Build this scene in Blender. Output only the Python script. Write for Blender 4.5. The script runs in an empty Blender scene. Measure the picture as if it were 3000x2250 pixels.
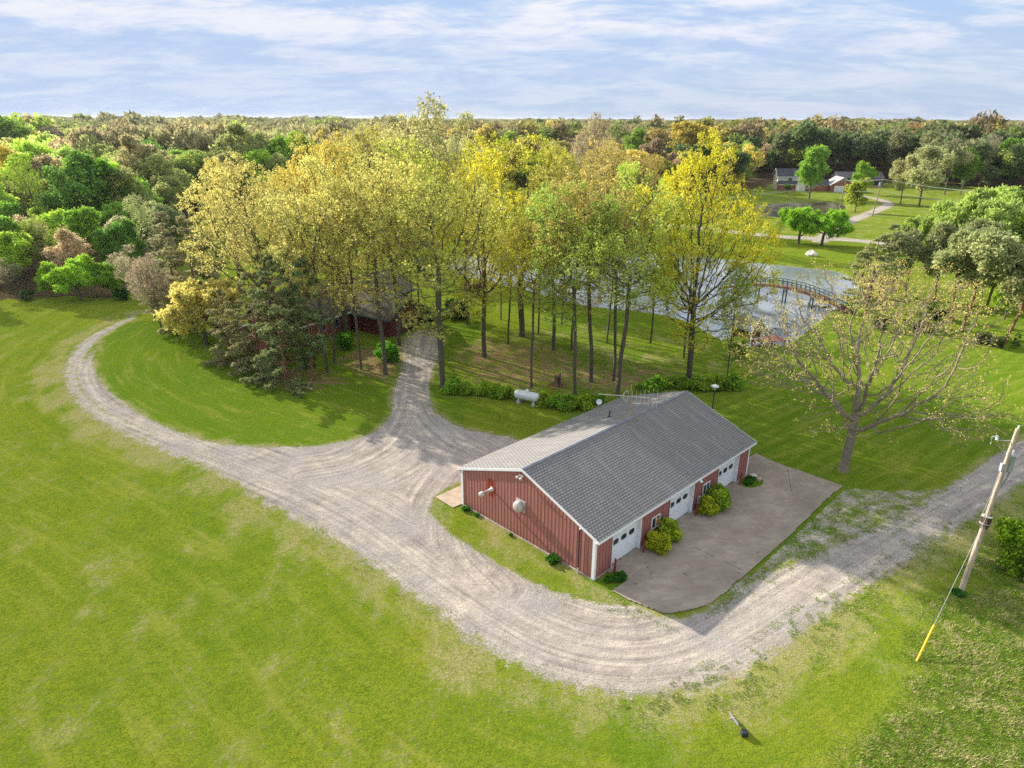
import bpy, math, random
import numpy as np
from mathutils import Vector, Matrix

# ------------------------------------------------------------------ camera, sky, sun, exposure
scene = bpy.context.scene
C = scene.collection
CAMH, FPX, PITCH, ROLL = 28.72, 2000.0, 0.3706, -0.0031
cd = bpy.data.cameras.new('camera')
cam = bpy.data.objects.new('camera', cd)
C.objects.link(cam)
scene.camera = cam
cd.sensor_width = 36.0
cd.lens = FPX / 3000 * 36
cd.clip_start = 0.5
cd.clip_end = 12000
cam.matrix_world = (Matrix.Translation((0, 0, CAMH)) @ Matrix.Rotation(math.pi / 2 - PITCH, 4, 'X')
                    @ Matrix.Rotation(-ROLL, 4, 'Z'))
SUN_AZ, SUN_EL = math.radians(140.5), math.radians(23.0)
ld = bpy.data.lights.new('sun', 'SUN')
ld.energy = 5.0
ld.angle = math.radians(0.6)
ld.color = (1.0, 0.90, 0.76)
sun = bpy.data.objects.new('sun', ld)
C.objects.link(sun)
sdir = Vector((math.cos(SUN_AZ) * math.cos(SUN_EL), math.sin(SUN_AZ) * math.cos(SUN_EL), math.sin(SUN_EL)))
sun.rotation_euler = sdir.to_track_quat('Z', 'Y').to_euler()
sun.location = sdir * 300

world = bpy.data.worlds.new("World")
scene.world = world
world.use_nodes = True
nt = world.node_tree
nt.nodes.clear()


def nd(nt, typ, **kw):
    n = nt.nodes.new(typ)
    for k, v in kw.items():
        if k == 'inp':
            for kk, vv in v.items():
                n.inputs[kk].default_value = vv
        else:
            setattr(n, k, v)
    return n


def ramp(nt, fac, stops, mode='LINEAR'):
    r = nt.nodes.new('ShaderNodeValToRGB')
    r.color_ramp.interpolation = mode
    els = r.color_ramp.elements
    while len(els) < len(stops):
        els.new(0.5)
    for e, (p, c) in zip(els, stops):
        e.position = p
        e.color = (*c, 1) if len(c) == 3 else c
    nt.links.new(fac, r.inputs[0])
    return r.outputs[0]


def mixc(nt, fac, a, b, mode='MIX'):
    m = nt.nodes.new('ShaderNodeMix')
    m.data_type = 'RGBA'
    m.blend_type = mode
    for s, v in ((0, fac), (6, a), (7, b)):
        if isinstance(v, bpy.types.NodeSocket):
            nt.links.new(v, m.inputs[s])
        elif isinstance(v, (int, float)):
            m.inputs[s].default_value = v
        else:
            m.inputs[s].default_value = (*v, 1)
    return m.outputs[2]


def mth(nt, op, a, b=None, c=None, clamp=False):
    m = nt.nodes.new('ShaderNodeMath')
    m.operation = op
    m.use_clamp = clamp
    for i, v in enumerate((a, b, c)):
        if v is None:
            continue
        if isinstance(v, bpy.types.NodeSocket):
            nt.links.new(v, m.inputs[i])
        else:
            m.inputs[i].default_value = v
    return m.outputs[0]


def noise(nt, vec, scale, detail=4, rough=.55, out=0, dist=0.0):
    n = nd(nt, 'ShaderNodeTexNoise', inp={'Scale': scale, 'Detail': detail, 'Roughness': rough, 'Distortion': dist})
    if vec is not None:
        nt.links.new(vec, n.inputs['Vector'])
    return n.outputs[out]


def mapr(nt, v, a, b, c=0.0, d=1.0, smooth=True):
    m = nt.nodes.new('ShaderNodeMapRange')
    m.interpolation_type = 'SMOOTHSTEP' if smooth else 'LINEAR'
    nt.links.new(v, m.inputs[0])
    for i, x in zip((1, 2, 3, 4), (a, b, c, d)):
        m.inputs[i].default_value = x
    return m.outputs[0]


def mapping(nt, vec, scale=(1, 1, 1), rot=(0, 0, 0), loc=(0, 0, 0)):
    m = nt.nodes.new('ShaderNodeMapping')
    m.inputs['Scale'].default_value = scale
    m.inputs['Rotation'].default_value = rot
    m.inputs['Location'].default_value = loc
    nt.links.new(vec, m.inputs[0])
    return m.outputs[0]


def build_sky():
    sky = nd(nt, 'ShaderNodeTexSky')
    sky.sky_type = 'NISHITA'
    sky.sun_disc = False
    sky.sun_elevation = SUN_EL
    sky.sun_rotation = math.pi / 2 - SUN_AZ
    sky.air_density = 1.0
    sky.dust_density = 1.5
    sky.ozone_density = 2.0
    tc = nd(nt, 'ShaderNodeTexCoord')
    sep = nd(nt, 'ShaderNodeSeparateXYZ')
    nt.links.new(tc.outputs['Generated'], sep.inputs[0])
    z = mth(nt, 'MAXIMUM', sep.outputs[2], 0.0)
    den = mth(nt, 'ADD', z, 0.17)
    px = mth(nt, 'DIVIDE', sep.outputs[0], den)
    py = mth(nt, 'DIVIDE', sep.outputs[1], den)
    cmb = nd(nt, 'ShaderNodeCombineXYZ')
    nt.links.new(px, cmb.inputs[0])
    nt.links.new(py, cmb.inputs[1])
    v1 = mapping(nt, cmb.outputs[0], (1.1, 1.5, 1), (0, 0, 0.35), (3.1, 1.7, 0))
    n1 = noise(nt, v1, 1.3, 9, .62, dist=.5)
    v2 = mapping(nt, cmb.outputs[0], (2.4, 4.2, 1), (0, 0, 0.5), (7, 2, 0))
    n2 = noise(nt, v2, 1.5, 7, .65, dist=.8)
    s = mth(nt, 'ADD', mth(nt, 'MULTIPLY', n1, .72), mth(nt, 'MULTIPLY', n2, .28))
    m = mapr(nt, s, 0.40, 0.61)
    m = mth(nt, 'MULTIPLY', m, mapr(nt, z, 0.02, 0.16, .35, 1.0))
    # pale veil of thin cloud low over the horizon
    veil = mapr(nt, z, 0.0, 0.34, .78, .0)
    base = mixc(nt, 1.0, sky.outputs[0], (3.1, 3.4, 4.2), 'DARKEN')
    base = mixc(nt, veil, base, (2.8, 3.05, 3.72))
    blue = mixc(nt, mapr(nt, z, .02, .3, .35, .8), base, (1.4, 2.55, 4.3))
    col = mixc(nt, m, blue, (4.3, 4.3, 4.45))
    # unseen sky overhead, brightened as added fill to lift the shadows
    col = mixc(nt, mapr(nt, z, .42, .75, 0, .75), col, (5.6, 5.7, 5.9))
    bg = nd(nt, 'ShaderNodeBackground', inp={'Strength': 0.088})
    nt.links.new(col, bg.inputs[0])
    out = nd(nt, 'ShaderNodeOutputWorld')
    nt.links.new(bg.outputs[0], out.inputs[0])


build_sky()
vs = scene.view_settings
vs.view_transform = 'Standard'
vs.look = 'None'
vs.gamma = 1
vs.exposure = 1.33
scene.render.engine = 'CYCLES'
scene.cycles.use_denoising = False
scene.cycles.use_adaptive_sampling = False
scene.cycles.max_bounces = 6
scene.cycles.diffuse_bounces = 3
scene.cycles.glossy_bounces = 2
scene.cycles.transmission_bounces = 3
scene.cycles.transparent_max_bounces = 4
scene.cycles.caustics_reflective = False
scene.cycles.caustics_refractive = False

# ------------------------------------------------------------------ survey: where things stand on the ground
S = 3000 / 2212.0
cP, sP = math.cos(PITCH), math.sin(PITCH)
cR, sR = math.cos(ROLL), math.sin(ROLL)


def at(vx, vy, z=0.0, k=S):
    """ground position (at height z) of a point measured in the survey picture"""
    a, b = vx * k - 1500, 1125 - vy * k
    X, Y = a * cR + b * sR, -a * sR + b * cR
    d = (X, FPX * cP + Y * sP, -FPX * sP + Y * cP)
    t = (z - CAMH) / d[2]
    return Vector((d[0] * t, d[1] * t, z))


def proj(x, y, z):
    d2 = z - CAMH
    fw, up = y * cP - d2 * sP, y * sP + d2 * cP
    X, Y = FPX * x / fw, FPX * up / fw
    return (1500 + X * cR - Y * sR) / S, (1125 - (X * sR + Y * cR)) / S


def height_of(p, topv):
    lo, hi = 0.0, 60.0
    for _ in range(40):
        m = (lo + hi) / 2
        if proj(p[0], p[1], m)[1] > topv:
            lo = m
        else:
            hi = m
    return lo


TH = .776
BU = Vector((math.cos(TH), math.sin(TH), 0))
BV = Vector((-math.sin(TH), math.cos(TH), 0))
B0 = Vector((5.47, 37.72, 0))

# ------------------------------------------------------------------ helpers


def tag(o, label=None, cat=None, group=None, kind=None):
    if label:
        o['label'] = label
    if cat:
        o['category'] = cat
    if group:
        o['group'] = group
    if kind:
        o['kind'] = kind
    return o


def empty(name, loc, rz=0.0, label=None, cat=None, group=None, scale=1.0):
    o = bpy.data.objects.new(name, None)
    C.objects.link(o)
    o.empty_display_size = .3
    o.location = loc
    o.rotation_euler = (0, 0, rz)
    o.scale = (scale, scale, scale)
    return tag(o, label, cat, group)


def np_mesh(name, V, F, mat, parent=None, attrs=None, smooth=False, mats=None, fmat=None):
    """V (n,3); F (m,k) array of equal-size faces"""
    V = np.ascontiguousarray(V, dtype=np.float32)
    F = np.ascontiguousarray(F, dtype=np.int32)
    me = bpy.data.meshes.new(name)
    k = F.shape[1]
    me.vertices.add(len(V))
    me.vertices.foreach_set('co', V.ravel())
    me.loops.add(F.size)
    me.loops.foreach_set('vertex_index', F.ravel())
    me.polygons.add(len(F))
    me.polygons.foreach_set('loop_start', np.arange(0, F.size, k, dtype=np.int32))
    if smooth:
        me.polygons.foreach_set('use_smooth', np.ones(len(F), dtype=bool))
    me.update(calc_edges=True)
    for nm, (ty, arr) in (attrs or {}).items():
        a = me.attributes.new(nm, ty, 'POINT')
        key = {'FLOAT': 'value', 'FLOAT_COLOR': 'color', 'FLOAT_VECTOR': 'vector'}[ty]
        a.data.foreach_set(key, np.ascontiguousarray(arr, dtype=np.float32).ravel())
    me.materials.append(mat)
    if mats:
        for m in mats:
            me.materials.append(m)
        me.polygons.foreach_set('material_index', np.ascontiguousarray(fmat, dtype=np.int32))
    if name is None:
        return me
    o = bpy.data.objects.new(name, me)
    C.objects.link(o)
    if parent is not None:
        o.parent = parent
    return o


class MB:
    """collects boxes, bars, tubes and prisms into ONE mesh"""

    def __init__(s):
        s.v, s.f = [], []

    def add(s, vs_, fs_):
        n = len(s.v)
        s.v += [tuple(p) for p in vs_]
        s.f += [tuple(i + n for i in f) for f in fs_]
        return s

    def box(s, x0, x1, y0, y1, z0, z1):
        return s.add([(x0, y0, z0), (x1, y0, z0), (x1, y1, z0), (x0, y1, z0), (x0, y0, z1), (x1, y0, z1), (x1, y1, z1), (x0, y1, z1)],
                     [(0, 3, 2, 1), (4, 5, 6, 7), (0, 1, 5, 4), (1, 2, 6, 5), (2, 3, 7, 6), (3, 0, 4, 7)])

    def prism(s, poly, axis, a, b):
        """extrude 2-D polygon between a and b along axis (0 x,1 y,2 z)"""
        n = len(poly)

        def put(p, t):
            return {0: (t, p[0], p[1]), 1: (p[0], t, p[1]), 2: (p[0], p[1], t)}[axis]
        vs_ = [put(p, a) for p in poly] + [put(p, b) for p in poly]
        fs_ = [tuple(range(n))[::-1], tuple(range(n, 2 * n))] + [(i, (i + 1) % n, n + (i + 1) % n, n + i) for i in range(n)]
        return s.add(vs_, fs_)

    def tube(s, pts, r, n=8, cap=True):
        pts = [Vector(p) for p in pts]
        rs = r if isinstance(r, (list, tuple)) else [r] * len(pts)
        vs_, fs_ = [], []
        for i, p in enumerate(pts):
            d = (pts[min(i + 1, len(pts) - 1)] - pts[max(i - 1, 0)]).normalized()
            ref = Vector((0, 0, 1)) if abs(d.z) < .9 else Vector((1, 0, 0))
            a = d.cross(ref).normalized()
            b = d.cross(a)
            for k in range(n):
                t = 2 * math.pi * k / n
                vs_.append(p + (a * math.cos(t) + b * math.sin(t)) * rs[i])
        for i in range(len(pts) - 1):
            for k in range(n):
                fs_.append((i * n + k, i * n + (k + 1) % n, (i + 1) * n + (k + 1) % n, (i + 1) * n + k))
        if cap:
            fs_.append(tuple(range(n))[::-1])
            fs_.append(tuple(range((len(pts) - 1) * n, len(pts) * n)))
        return s.add(vs_, fs_)

    def lathe(s, prof, center, axis=Vector((0, 0, 1)), n=20):
        """profile [(r,h)] round an axis through center"""
        axis = Vector(axis).normalized()
        ref = Vector((0, 0, 1)) if abs(axis.z) < .9 else Vector((1, 0, 0))
        a = axis.cross(ref).normalized()
        b = axis.cross(a)
        c = Vector(center)
        vs_, fs_ = [], []
        for r, h in prof:
            for k in range(n):
                t = 2 * math.pi * k / n
                vs_.append(c + axis * h + (a * math.cos(t) + b * math.sin(t)) * max(r, 1e-4))
        for i in range(len(prof) - 1):
            for k in range(n):
                fs_.append((i * n + k, i * n + (k + 1) % n, (i + 1) * n + (k + 1) % n, (i + 1) * n + k))
        fs_.append(tuple(range(n))[::-1])
        fs_.append(tuple(range((len(prof) - 1) * n, len(prof) * n)))
        return s.add(vs_, fs_)

    def beam(s, p, q, w, h):
        p, q = Vector(p), Vector(q)
        d = (q - p).normalized()
        ref = Vector((0, 0, 1)) if abs(d.z) < .95 else Vector((1, 0, 0))
        a = d.cross(ref).normalized() * w / 2
        b = d.cross(a).normalized() * h / 2
        vs_ = [p - a - b, p + a - b, p + a + b, p - a + b, q - a - b, q + a - b, q + a + b, q - a + b]
        return s.add(vs_, [(0, 3, 2, 1), (4, 5, 6, 7), (0, 1, 5, 4), (1, 2, 6, 5), (2, 3, 7, 6), (3, 0, 4, 7)])

    def build(s, name, mat, parent=None, smooth=False):
        me = bpy.data.meshes.new(name)
        me.from_pydata([tuple(v) for v in s.v], [], s.f)
        me.update()
        if smooth:
            me.polygons.foreach_set('use_smooth', np.ones(len(me.polygons), dtype=bool))
        me.materials.append(mat)
        o = bpy.data.objects.new(name, me)
        C.objects.link(o)
        if parent is not None:
            o.parent = parent
        return o


# ------------------------------------------------------------------ materials
def mat_new(name):
    m = bpy.data.materials.new(name)
    m.use_nodes = True
    t = m.node_tree
    t.nodes.clear()
    out = t.nodes.new('ShaderNodeOutputMaterial')
    return m, t, out


def simple(name, col, rough=.7, var=.18, scale=6.0, metal=0.0, bump=.0, spec=.3, tint2=None, stretch=(1, 1, 1)):
    m, t, out = mat_new(name)
    b = nd(t, 'ShaderNodeBsdfPrincipled', inp={'Roughness': rough, 'Metallic': metal, 'Specular IOR Level': spec})
    tc = nd(t, 'ShaderNodeTexCoord')
    vec = mapping(t, tc.outputs['Object'], stretch)
    n = noise(t, vec, scale, 6, .6)
    dark = tuple(c * (1 - var) for c in col)
    lite = tuple(min(1, c * (1 + var)) for c in (tint2 or col))
    c = ramp(t, n, [(.3, dark), (.7, lite)])
    t.links.new(c, b.inputs['Base Color'])
    if bump:
        bp = nd(t, 'ShaderNodeBump', inp={'Strength': bump, 'Distance': .02})
        t.links.new(noise(t, vec, scale * 4, 4), bp.inputs['Height'])
        t.links.new(bp.outputs[0], b.inputs['Normal'])
    t.links.new(b.outputs[0], out.inputs[0])
    return m


def leaf_material(name, trans=.35, use_attr=False, spread=.5, hue=.012):
    m, t, out = mat_new(name)
    if use_attr:
        base = nd(t, 'ShaderNodeAttribute', attribute_name='col').outputs['Color']
    else:
        base = nd(t, 'ShaderNodeObjectInfo').outputs['Color']
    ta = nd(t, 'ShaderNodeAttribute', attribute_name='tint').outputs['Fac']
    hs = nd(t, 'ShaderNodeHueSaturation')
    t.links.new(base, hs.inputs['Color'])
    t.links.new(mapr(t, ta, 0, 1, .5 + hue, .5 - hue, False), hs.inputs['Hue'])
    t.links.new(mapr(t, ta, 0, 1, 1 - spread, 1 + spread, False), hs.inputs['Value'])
    hs.inputs['Saturation'].default_value = 1.0
    df = nd(t, 'ShaderNodeBsdfDiffuse')
    tr = nd(t, 'ShaderNodeBsdfTranslucent')
    t.links.new(hs.outputs[0], df.inputs[0])
    t.links.new(hs.outputs[0], tr.inputs[0])
    mx = nd(t, 'ShaderNodeMixShader', inp={0: trans})
    t.links.new(df.outputs[0], mx.inputs[1])
    t.links.new(tr.outputs[0], mx.inputs[2])
    t.links.new(mx.outputs[0], out.inputs[0])
    return m


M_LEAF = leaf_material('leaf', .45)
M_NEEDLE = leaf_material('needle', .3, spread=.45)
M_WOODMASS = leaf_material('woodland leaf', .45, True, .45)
M_BARK = simple('bark', (.105, .088, .072), .9, .45, 5.0, bump=.7, stretch=(3, 3, .6))
M_BARK_TAN = simple('tan bark', (.24, .195, .155), .9, .4, 5.0, bump=.7, stretch=(3, 3, .6))
M_BARK_PALE = simple('pale bark', (.33, .30, .26), .9, .35, 4.0, bump=.4)
M_BARK_RED = simple('pine bark', (.19, .095, .055), .9, .4, 5.0, bump=.6, stretch=(3, 3, .8))
M_WHITE = simple('white painted metal', (.74, .76, .78), .45, .06, 2.0)
M_GALV = simple('galvanised metal', (.50, .50, .47), .5, .18, 9.0, metal=.25)
M_RUST = simple('rusty metal', (.22, .12, .07), .85, .5, 14.0, tint2=(.36, .26, .17))
M_DARKMETAL = simple('dark metal', (.035, .04, .05), .5, .2, 8)
M_GREYMETAL = simple('grey metal', (.33, .36, .40), .5, .12, 6)
M_POSTRED = simple('red painted steel', (.23, .035, .025), .6, .45, 9)
M_GLASS = None


def mat_glass():
    m, t, out = mat_new('window glass')
    b = nd(t, 'ShaderNodeBsdfPrincipled', inp={'Roughness': .08, 'Base Color': (.035, .045, .06, 1), 'Specular IOR Level': .6})
    t.links.new(b.outputs[0], out.inputs[0])
    return m


M_GLASS = mat_glass()


def siding_material(col, stain=True):
    m, t, out = mat_new('red ribbed steel siding')
    b = nd(t, 'ShaderNodeBsdfPrincipled', inp={'Roughness': .55, 'Specular IOR Level': .35})
    tc = nd(t, 'ShaderNodeTexCoord').outputs['Object']
    st = noise(t, mapping(t, tc, (2.2, 2.2, .25)), 1.6, 6, .6)
    c = ramp(t, st, [(.25, tuple(x * .72 for x in col)), (.55, col), (.8, (col[0] * 1.22, col[1] * 1.5, col[2] * 1.5))])
    # rain streaks
    s2 = noise(t, mapping(t, tc, (9, 9, .18)), 2.0, 3, .5)
    c = mixc(t, mapr(t, s2, .5, .75, 0, .35), c, (col[0] * .8, col[1] * .72, col[2] * .72))
    # panel-to-panel difference
    vor = nd(t, 'ShaderNodeTexWhiteNoise', noise_dimensions='2D')
    sn = nd(t, 'ShaderNodeVectorMath', operation='SNAP', inp={1: (.9, .92, 50)})
    t.links.new(tc, sn.inputs[0])
    t.links.new(sn.outputs[0], vor.inputs[0])
    c = mixc(t, mapr(t, vor.outputs[0], 0, 1, 0, .28, False), c, (col[0] * 1.1, col[1] * 1.35, col[2] * 1.4))
    # seams beside the ribs, their shade line and highlight painted into the colour
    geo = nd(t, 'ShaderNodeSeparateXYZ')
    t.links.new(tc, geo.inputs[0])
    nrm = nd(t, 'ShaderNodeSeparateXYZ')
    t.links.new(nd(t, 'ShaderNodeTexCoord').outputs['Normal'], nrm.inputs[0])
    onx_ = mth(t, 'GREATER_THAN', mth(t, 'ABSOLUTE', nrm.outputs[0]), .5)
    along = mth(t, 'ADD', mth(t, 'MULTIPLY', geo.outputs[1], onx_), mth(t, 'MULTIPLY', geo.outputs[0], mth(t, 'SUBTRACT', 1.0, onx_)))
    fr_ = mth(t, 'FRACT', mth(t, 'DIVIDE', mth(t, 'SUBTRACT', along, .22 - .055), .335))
    seam_shade = mth(t, 'MULTIPLY', mth(t, 'GREATER_THAN', fr_, .04), mth(t, 'LESS_THAN', fr_, .20))
    c = mixc(t, mth(t, 'MULTIPLY', seam_shade, .62), c, (col[0] * .30, col[1] * .25, col[2] * .3))
    rib_highlight = mth(t, 'MULTIPLY', mth(t, 'GREATER_THAN', fr_, .20), mth(t, 'LESS_THAN', fr_, .27))
    c = mixc(t, mth(t, 'MULTIPLY', rib_highlight, .35), c, (col[0] * 1.5, col[1] * 2.2, col[2] * 2.2))
    # chalky fade from mid height down, grime at the foot
    sz = nd(t, 'ShaderNodeSeparateXYZ')
    t.links.new(tc, sz.inputs[0])
    c = mixc(t, mapr(t, sz.outputs[2], .0, .55, .4, 0), c, (.12, .08, .06))
    if stain:   # the older deep red paint left round the flue outlet
        dy = mth(t, 'SUBTRACT', sz.outputs[1], 10.0)
        dz = mth(t, 'MULTIPLY', mth(t, 'SUBTRACT', sz.outputs[2], 2.95), .62)
        dd = mth(t, 'SQRT', mth(t, 'ADD', mth(t, 'MULTIPLY', dy, dy), mth(t, 'MULTIPLY', dz, dz)))
        dd = mth(t, 'ADD', dd, mth(t, 'MULTIPLY', noise(t, mapping(t, tc, (3, 3, 1)), 3, 3), .5))
        onx = mth(t, 'LESS_THAN', sz.outputs[0], .05)
        c = mixc(t, mth(t, 'MULTIPLY', mapr(t, dd, .68, .82, .85, 0), onx), c, (.27, .018, .012))
    t.links.new(c, b.inputs['Base Color'])
    t.links.new(b.outputs[0], out.inputs[0])
    return m


M_SIDING = siding_material((.36, .135, .115))


def shingle_material(name, c1, c2, course_shade, row=.155, brick=.31, moss=0.0, speck=(.1, .1, .1)):
    """UV map 'uv' in metres: x along the eave, y up the slope"""
    m, t, out = mat_new(name)
    b = nd(t, 'ShaderNodeBsdfPrincipled', inp={'Roughness': .92, 'Specular IOR Level': .15})
    uv = nd(t, 'ShaderNodeUVMap', uv_map='uv').outputs[0]
    br = nd(t, 'ShaderNodeTexBrick', offset=.5, squash=1.0,
            inp={'Color1': (*c1, 1), 'Color2': (*c2, 1), 'Mortar': (*course_shade, 1), 'Scale': 1.0, 'Mortar Size': .022,  # mortar colour paints the shadow lines between shingle courses
                 'Mortar Smooth': .2, 'Bias': .0, 'Brick Width': brick, 'Row Height': row})
    t.links.new(uv, br.inputs[0])
    wn = noise(t, uv, .55, 5, .6)
    ck = nd(t, 'ShaderNodeTexChecker', inp={'Scale': 1.0, 'Color1': (1, 1, 1, 1), 'Color2': (0, 0, 0, 1)})
    t.links.new(mapping(t, uv, (2 / brick, 1 / row, 1)), ck.inputs[0])
    cm = mth(t, 'ADD', ck.outputs[1], mth(t, 'MULTIPLY', mth(t, 'SUBTRACT', noise(t, uv, 3.5, 5, .7), .5), 3.2))
    c = mixc(t, mapr(t, cm, .2, .8, .66, 0), br.outputs[0], tuple(x * .30 for x in c1))
    c = mixc(t, mapr(t, wn, .3, .7, 0, .4), c, tuple(x * .62 for x in c1))
    fine = noise(t, uv, 30, 3)
    c = mixc(t, mapr(t, fine, .35, .65, 0, .5), c, speck)
    st = noise(t, mapping(t, uv, (1.6, .22, 1)), 1.3, 4)
    c = mixc(t, mapr(t, st, .5, .72, 0, .3), c, (.34, .33, .33))
    if moss:
        mn = noise(t, uv, 1.1, 5, .6)
        c = mixc(t, mapr(t, mn, .45, .65, 0, moss), c, (.10, .10, .035))
    t.links.new(c, b.inputs['Base Color'])
    bp = nd(t, 'ShaderNodeBump', inp={'Strength': .6, 'Distance': .012})
    t.links.new(br.outputs['Fac'], bp.inputs['Height'])
    bp.invert = True
    t.links.new(bp.outputs[0], b.inputs['Normal'])
    t.links.new(b.outputs[0], out.inputs[0])
    return m


M_SHINGLE = shingle_material('grey asphalt shingles', (.30, .295, .285), (.22, .215, .21), (.06, .06, .065), .228, .30, 0, (.21, .205, .20))


def terrain_material():
    m, t, out = mat_new('ground cover')
    pos = nd(t, 'ShaderNodeNewGeometry').outputs['Position']
    A = nd(t, 'ShaderNodeAttribute', attribute_name='fa')
    B = nd(t, 'ShaderNodeAttribute', attribute_name='fb')
    path = nd(t, 'ShaderNodeAttribute', attribute_name='path').outputs['Vector']
    sa = nd(t, 'ShaderNodeSeparateColor')
    t.links.new(A.outputs['Color'], sa.inputs[0])
    sb = nd(t, 'ShaderNodeSeparateColor')
    t.links.new(B.outputs['Color'], sb.inputs[0])
    gd = mth(t, 'MULTIPLY', mth(t, 'SUBTRACT', sa.outputs[0], .5), 10)     # metres inside the gravel
    pw = mth(t, 'MULTIPLY', sa.outputs[1], 5)                              # raggedness in metres
    dry, litter = sa.outputs[2], A.outputs['Alpha']
    rough, lush, dirt, stripe = sb.outputs[0], sb.outputs[1], sb.outputs[2], B.outputs['Alpha']
    nL = noise(t, pos, .07, 3, .5)
    nM = noise(t, pos, .45, 5, .6)
    nF = noise(t, pos, 2.6, 5, .65)
    nX = noise(t, pos, 11, 4, .7)
    nG = noise(t, pos, 45, 3, .7)
    # --- grass
    yel, grn = (.262, .292, .022), (.085, .215, .010)
    g = mixc(t, mapr(t, mth(t, 'ADD', lush, mth(t, 'MULTIPLY', mth(t, 'SUBTRACT', nL, .5), .9)), 0, 1), yel, grn)
    g = mixc(t, mapr(t, nM, .35, .68, 0, .5), g, (.135, .215, .012))
    g = mixc(t, mapr(t, nF, .45, .68, 0, .65), g, (.09, .165, .008))
    g = mixc(t, mapr(t, nX, .45, .62, 0, .74), g, (.045, .10, .006))
    g = mixc(t, mapr(t, nG, .52, .70, 0, .55), g, (.36, .38, .07))
    # streaks left by the mower
    stn = noise(t, mapping(t, path, (.10, .85, 1)), 1.0, 6, .65)
    g = mixc(t, mapr(t, stn, .50, .68, 0, .45), g, (.32, .32, .06))
    g = mixc(t, mapr(t, stn, .46, .34, 0, .5), g, (.10, .185, .010))
    stc = noise(t, pos, 1.15, 7, .72)
    g = mixc(t, mapr(t, stc, .52, .66, 0, .55), g, (.10, .155, .014))
    # straw coloured thin patches
    dn = noise(t, mapping(t, pos, (1, .55, 1), (0, 0, .7)), .33, 7, .68)
    dmask = mth(t, 'ADD', mth(t, 'MULTIPLY', dry, .50), mth(t, 'MULTIPLY', mth(t, 'SUBTRACT', dn, .5), 1.9))
    dmask = mth(t, 'ADD', dmask, mth(t, 'MULTIPLY', mth(t, 'SUBTRACT', nX, .5), .9))
    dmask = mth(t, 'ADD', dmask, mth(t, 'MULTIPLY', mth(t, 'SUBTRACT', nF, .5), .9))
    g = mixc(t, mapr(t, dmask, .22, .66, 0, .72), g, mixc(t, mapr(t, nX, .35, .65), (.19, .17, .05), (.52, .44, .24)))
    # mowing stripes
    wv = nd(t, 'ShaderNodeTexWave', wave_type='BANDS', bands_direction='X',
            inp={'Scale': .21, 'Distortion': 5.0, 'Detail': 3, 'Detail Scale': .35})
    t.links.new(mapping(t, pos, (1, 1, 1), (0, 0, .9)), wv.inputs[0])
    sm = mth(t, 'MULTIPLY', mapr(t, wv.outputs[1], .3, .8), stripe)
    g = mixc(t, mth(t, 'MULTIPLY', sm, mapr(t, nM, .35, .65, .05, .34)), g, (.30, .36, .05))
    # rough long grass
    rn = noise(t, mapping(t, pos, (1.5, .6, 1), (0, 0, .5)), 1.3, 7, .72)
    rg = ramp(t, rn, [(.28, (.035, .085, .012)), (.45, (.085, .17, .02)), (.56, (.17, .19, .04)), (.68, (.36, .30, .17)), (.8, (.42, .36, .24))])
    g = mixc(t, rough, g, rg)
    # leaf litter
    ln = noise(t, pos, .8, 6, .7)
    lm = mth(t, 'ADD', mth(t, 'SUBTRACT', litter, .5), mth(t, 'MULTIPLY', mth(t, 'SUBTRACT', ln, .5), 2.2))
    lc = ramp(t, nX, [(.3, (.13, .075, .04)), (.5, (.30, .19, .105)), (.7, (.48, .35, .21))])
    g = mixc(t, mapr(t, lm, -.12, .25, 0, .88), g, lc)
    # bare soil / woodland floor
    sc = ramp(t, nF, [(.3, (.05, .036, .022)), (.6, (.13, .095, .055)), (.8, (.07, .09, .03))])
    dm = mth(t, 'ADD', mth(t, 'SUBTRACT', dirt, .5), mth(t, 'MULTIPLY', mth(t, 'SUBTRACT', nM, .5), 1.3))
    g = mixc(t, mapr(t, dm, -.1, .2), g, sc)
    # flecks: dandelion heads, dead blades, darker tufts
    fl = noise(t, pos, 5.2, 5, .75)
    g = mixc(t, mapr(t, fl, .56, .66, 0, .5), g, (.33, .31, .07))
    g = mixc(t, mapr(t, noise(t, pos, 3.7, 6, .75), .56, .68, 0, .6), g, (.055, .115, .008))
    # --- gravel
    trk = noise(t, mapping(t, path, (.06, 2.1, 1)), 1.0, 5, .6, dist=.25)
    trk2 = noise(t, mapping(t, path, (.12, 6.5, 1)), 1.0, 3, .6)
    gb = noise(t, pos, .22, 4, .55)
    gv = ramp(t, mth(t, 'ADD', mth(t, 'MULTIPLY', trk, .55), mth(t, 'MULTIPLY', noise(t, pos, .7, 6, .65), .45)), [(.36, (.23, .20, .185)), (.5, (.42, .37, .32)), (.62, (.64, .565, .465))])
    gv = mixc(t, mapr(t, gb, .42, .64, 0, .6), gv, (.37, .34, .325))
    gv = mixc(t, mapr(t, trk2, .52, .68, 0, .5), gv, (.58, .52, .44))
    st1 = noise(t, pos, 26, 3, .8)
    gv = mixc(t, mapr(t, st1, .53, .66, 0, .55), gv, (.17, .155, .15))
    gv = mixc(t, mapr(t, noise(t, pos, 31, 2, .8), .58, .70, 0, .7), gv, (.80, .77, .72))
    gv = mixc(t, mapr(t, mth(t, 'MULTIPLY', noise(t, pos, 7, 4, .75), mapr(t, gd, 0, 3.2, 1.12, .86, False)), .56, .66, 0, .55), gv, (.16, .145, .10))
    # --- ragged edge
    en = mth(t, 'ADD', mth(t, 'MULTIPLY', noise(t, pos, .9, 6, .7), .55), mth(t, 'MULTIPLY', noise(t, pos, 6.5, 4, .7), .45))
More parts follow.
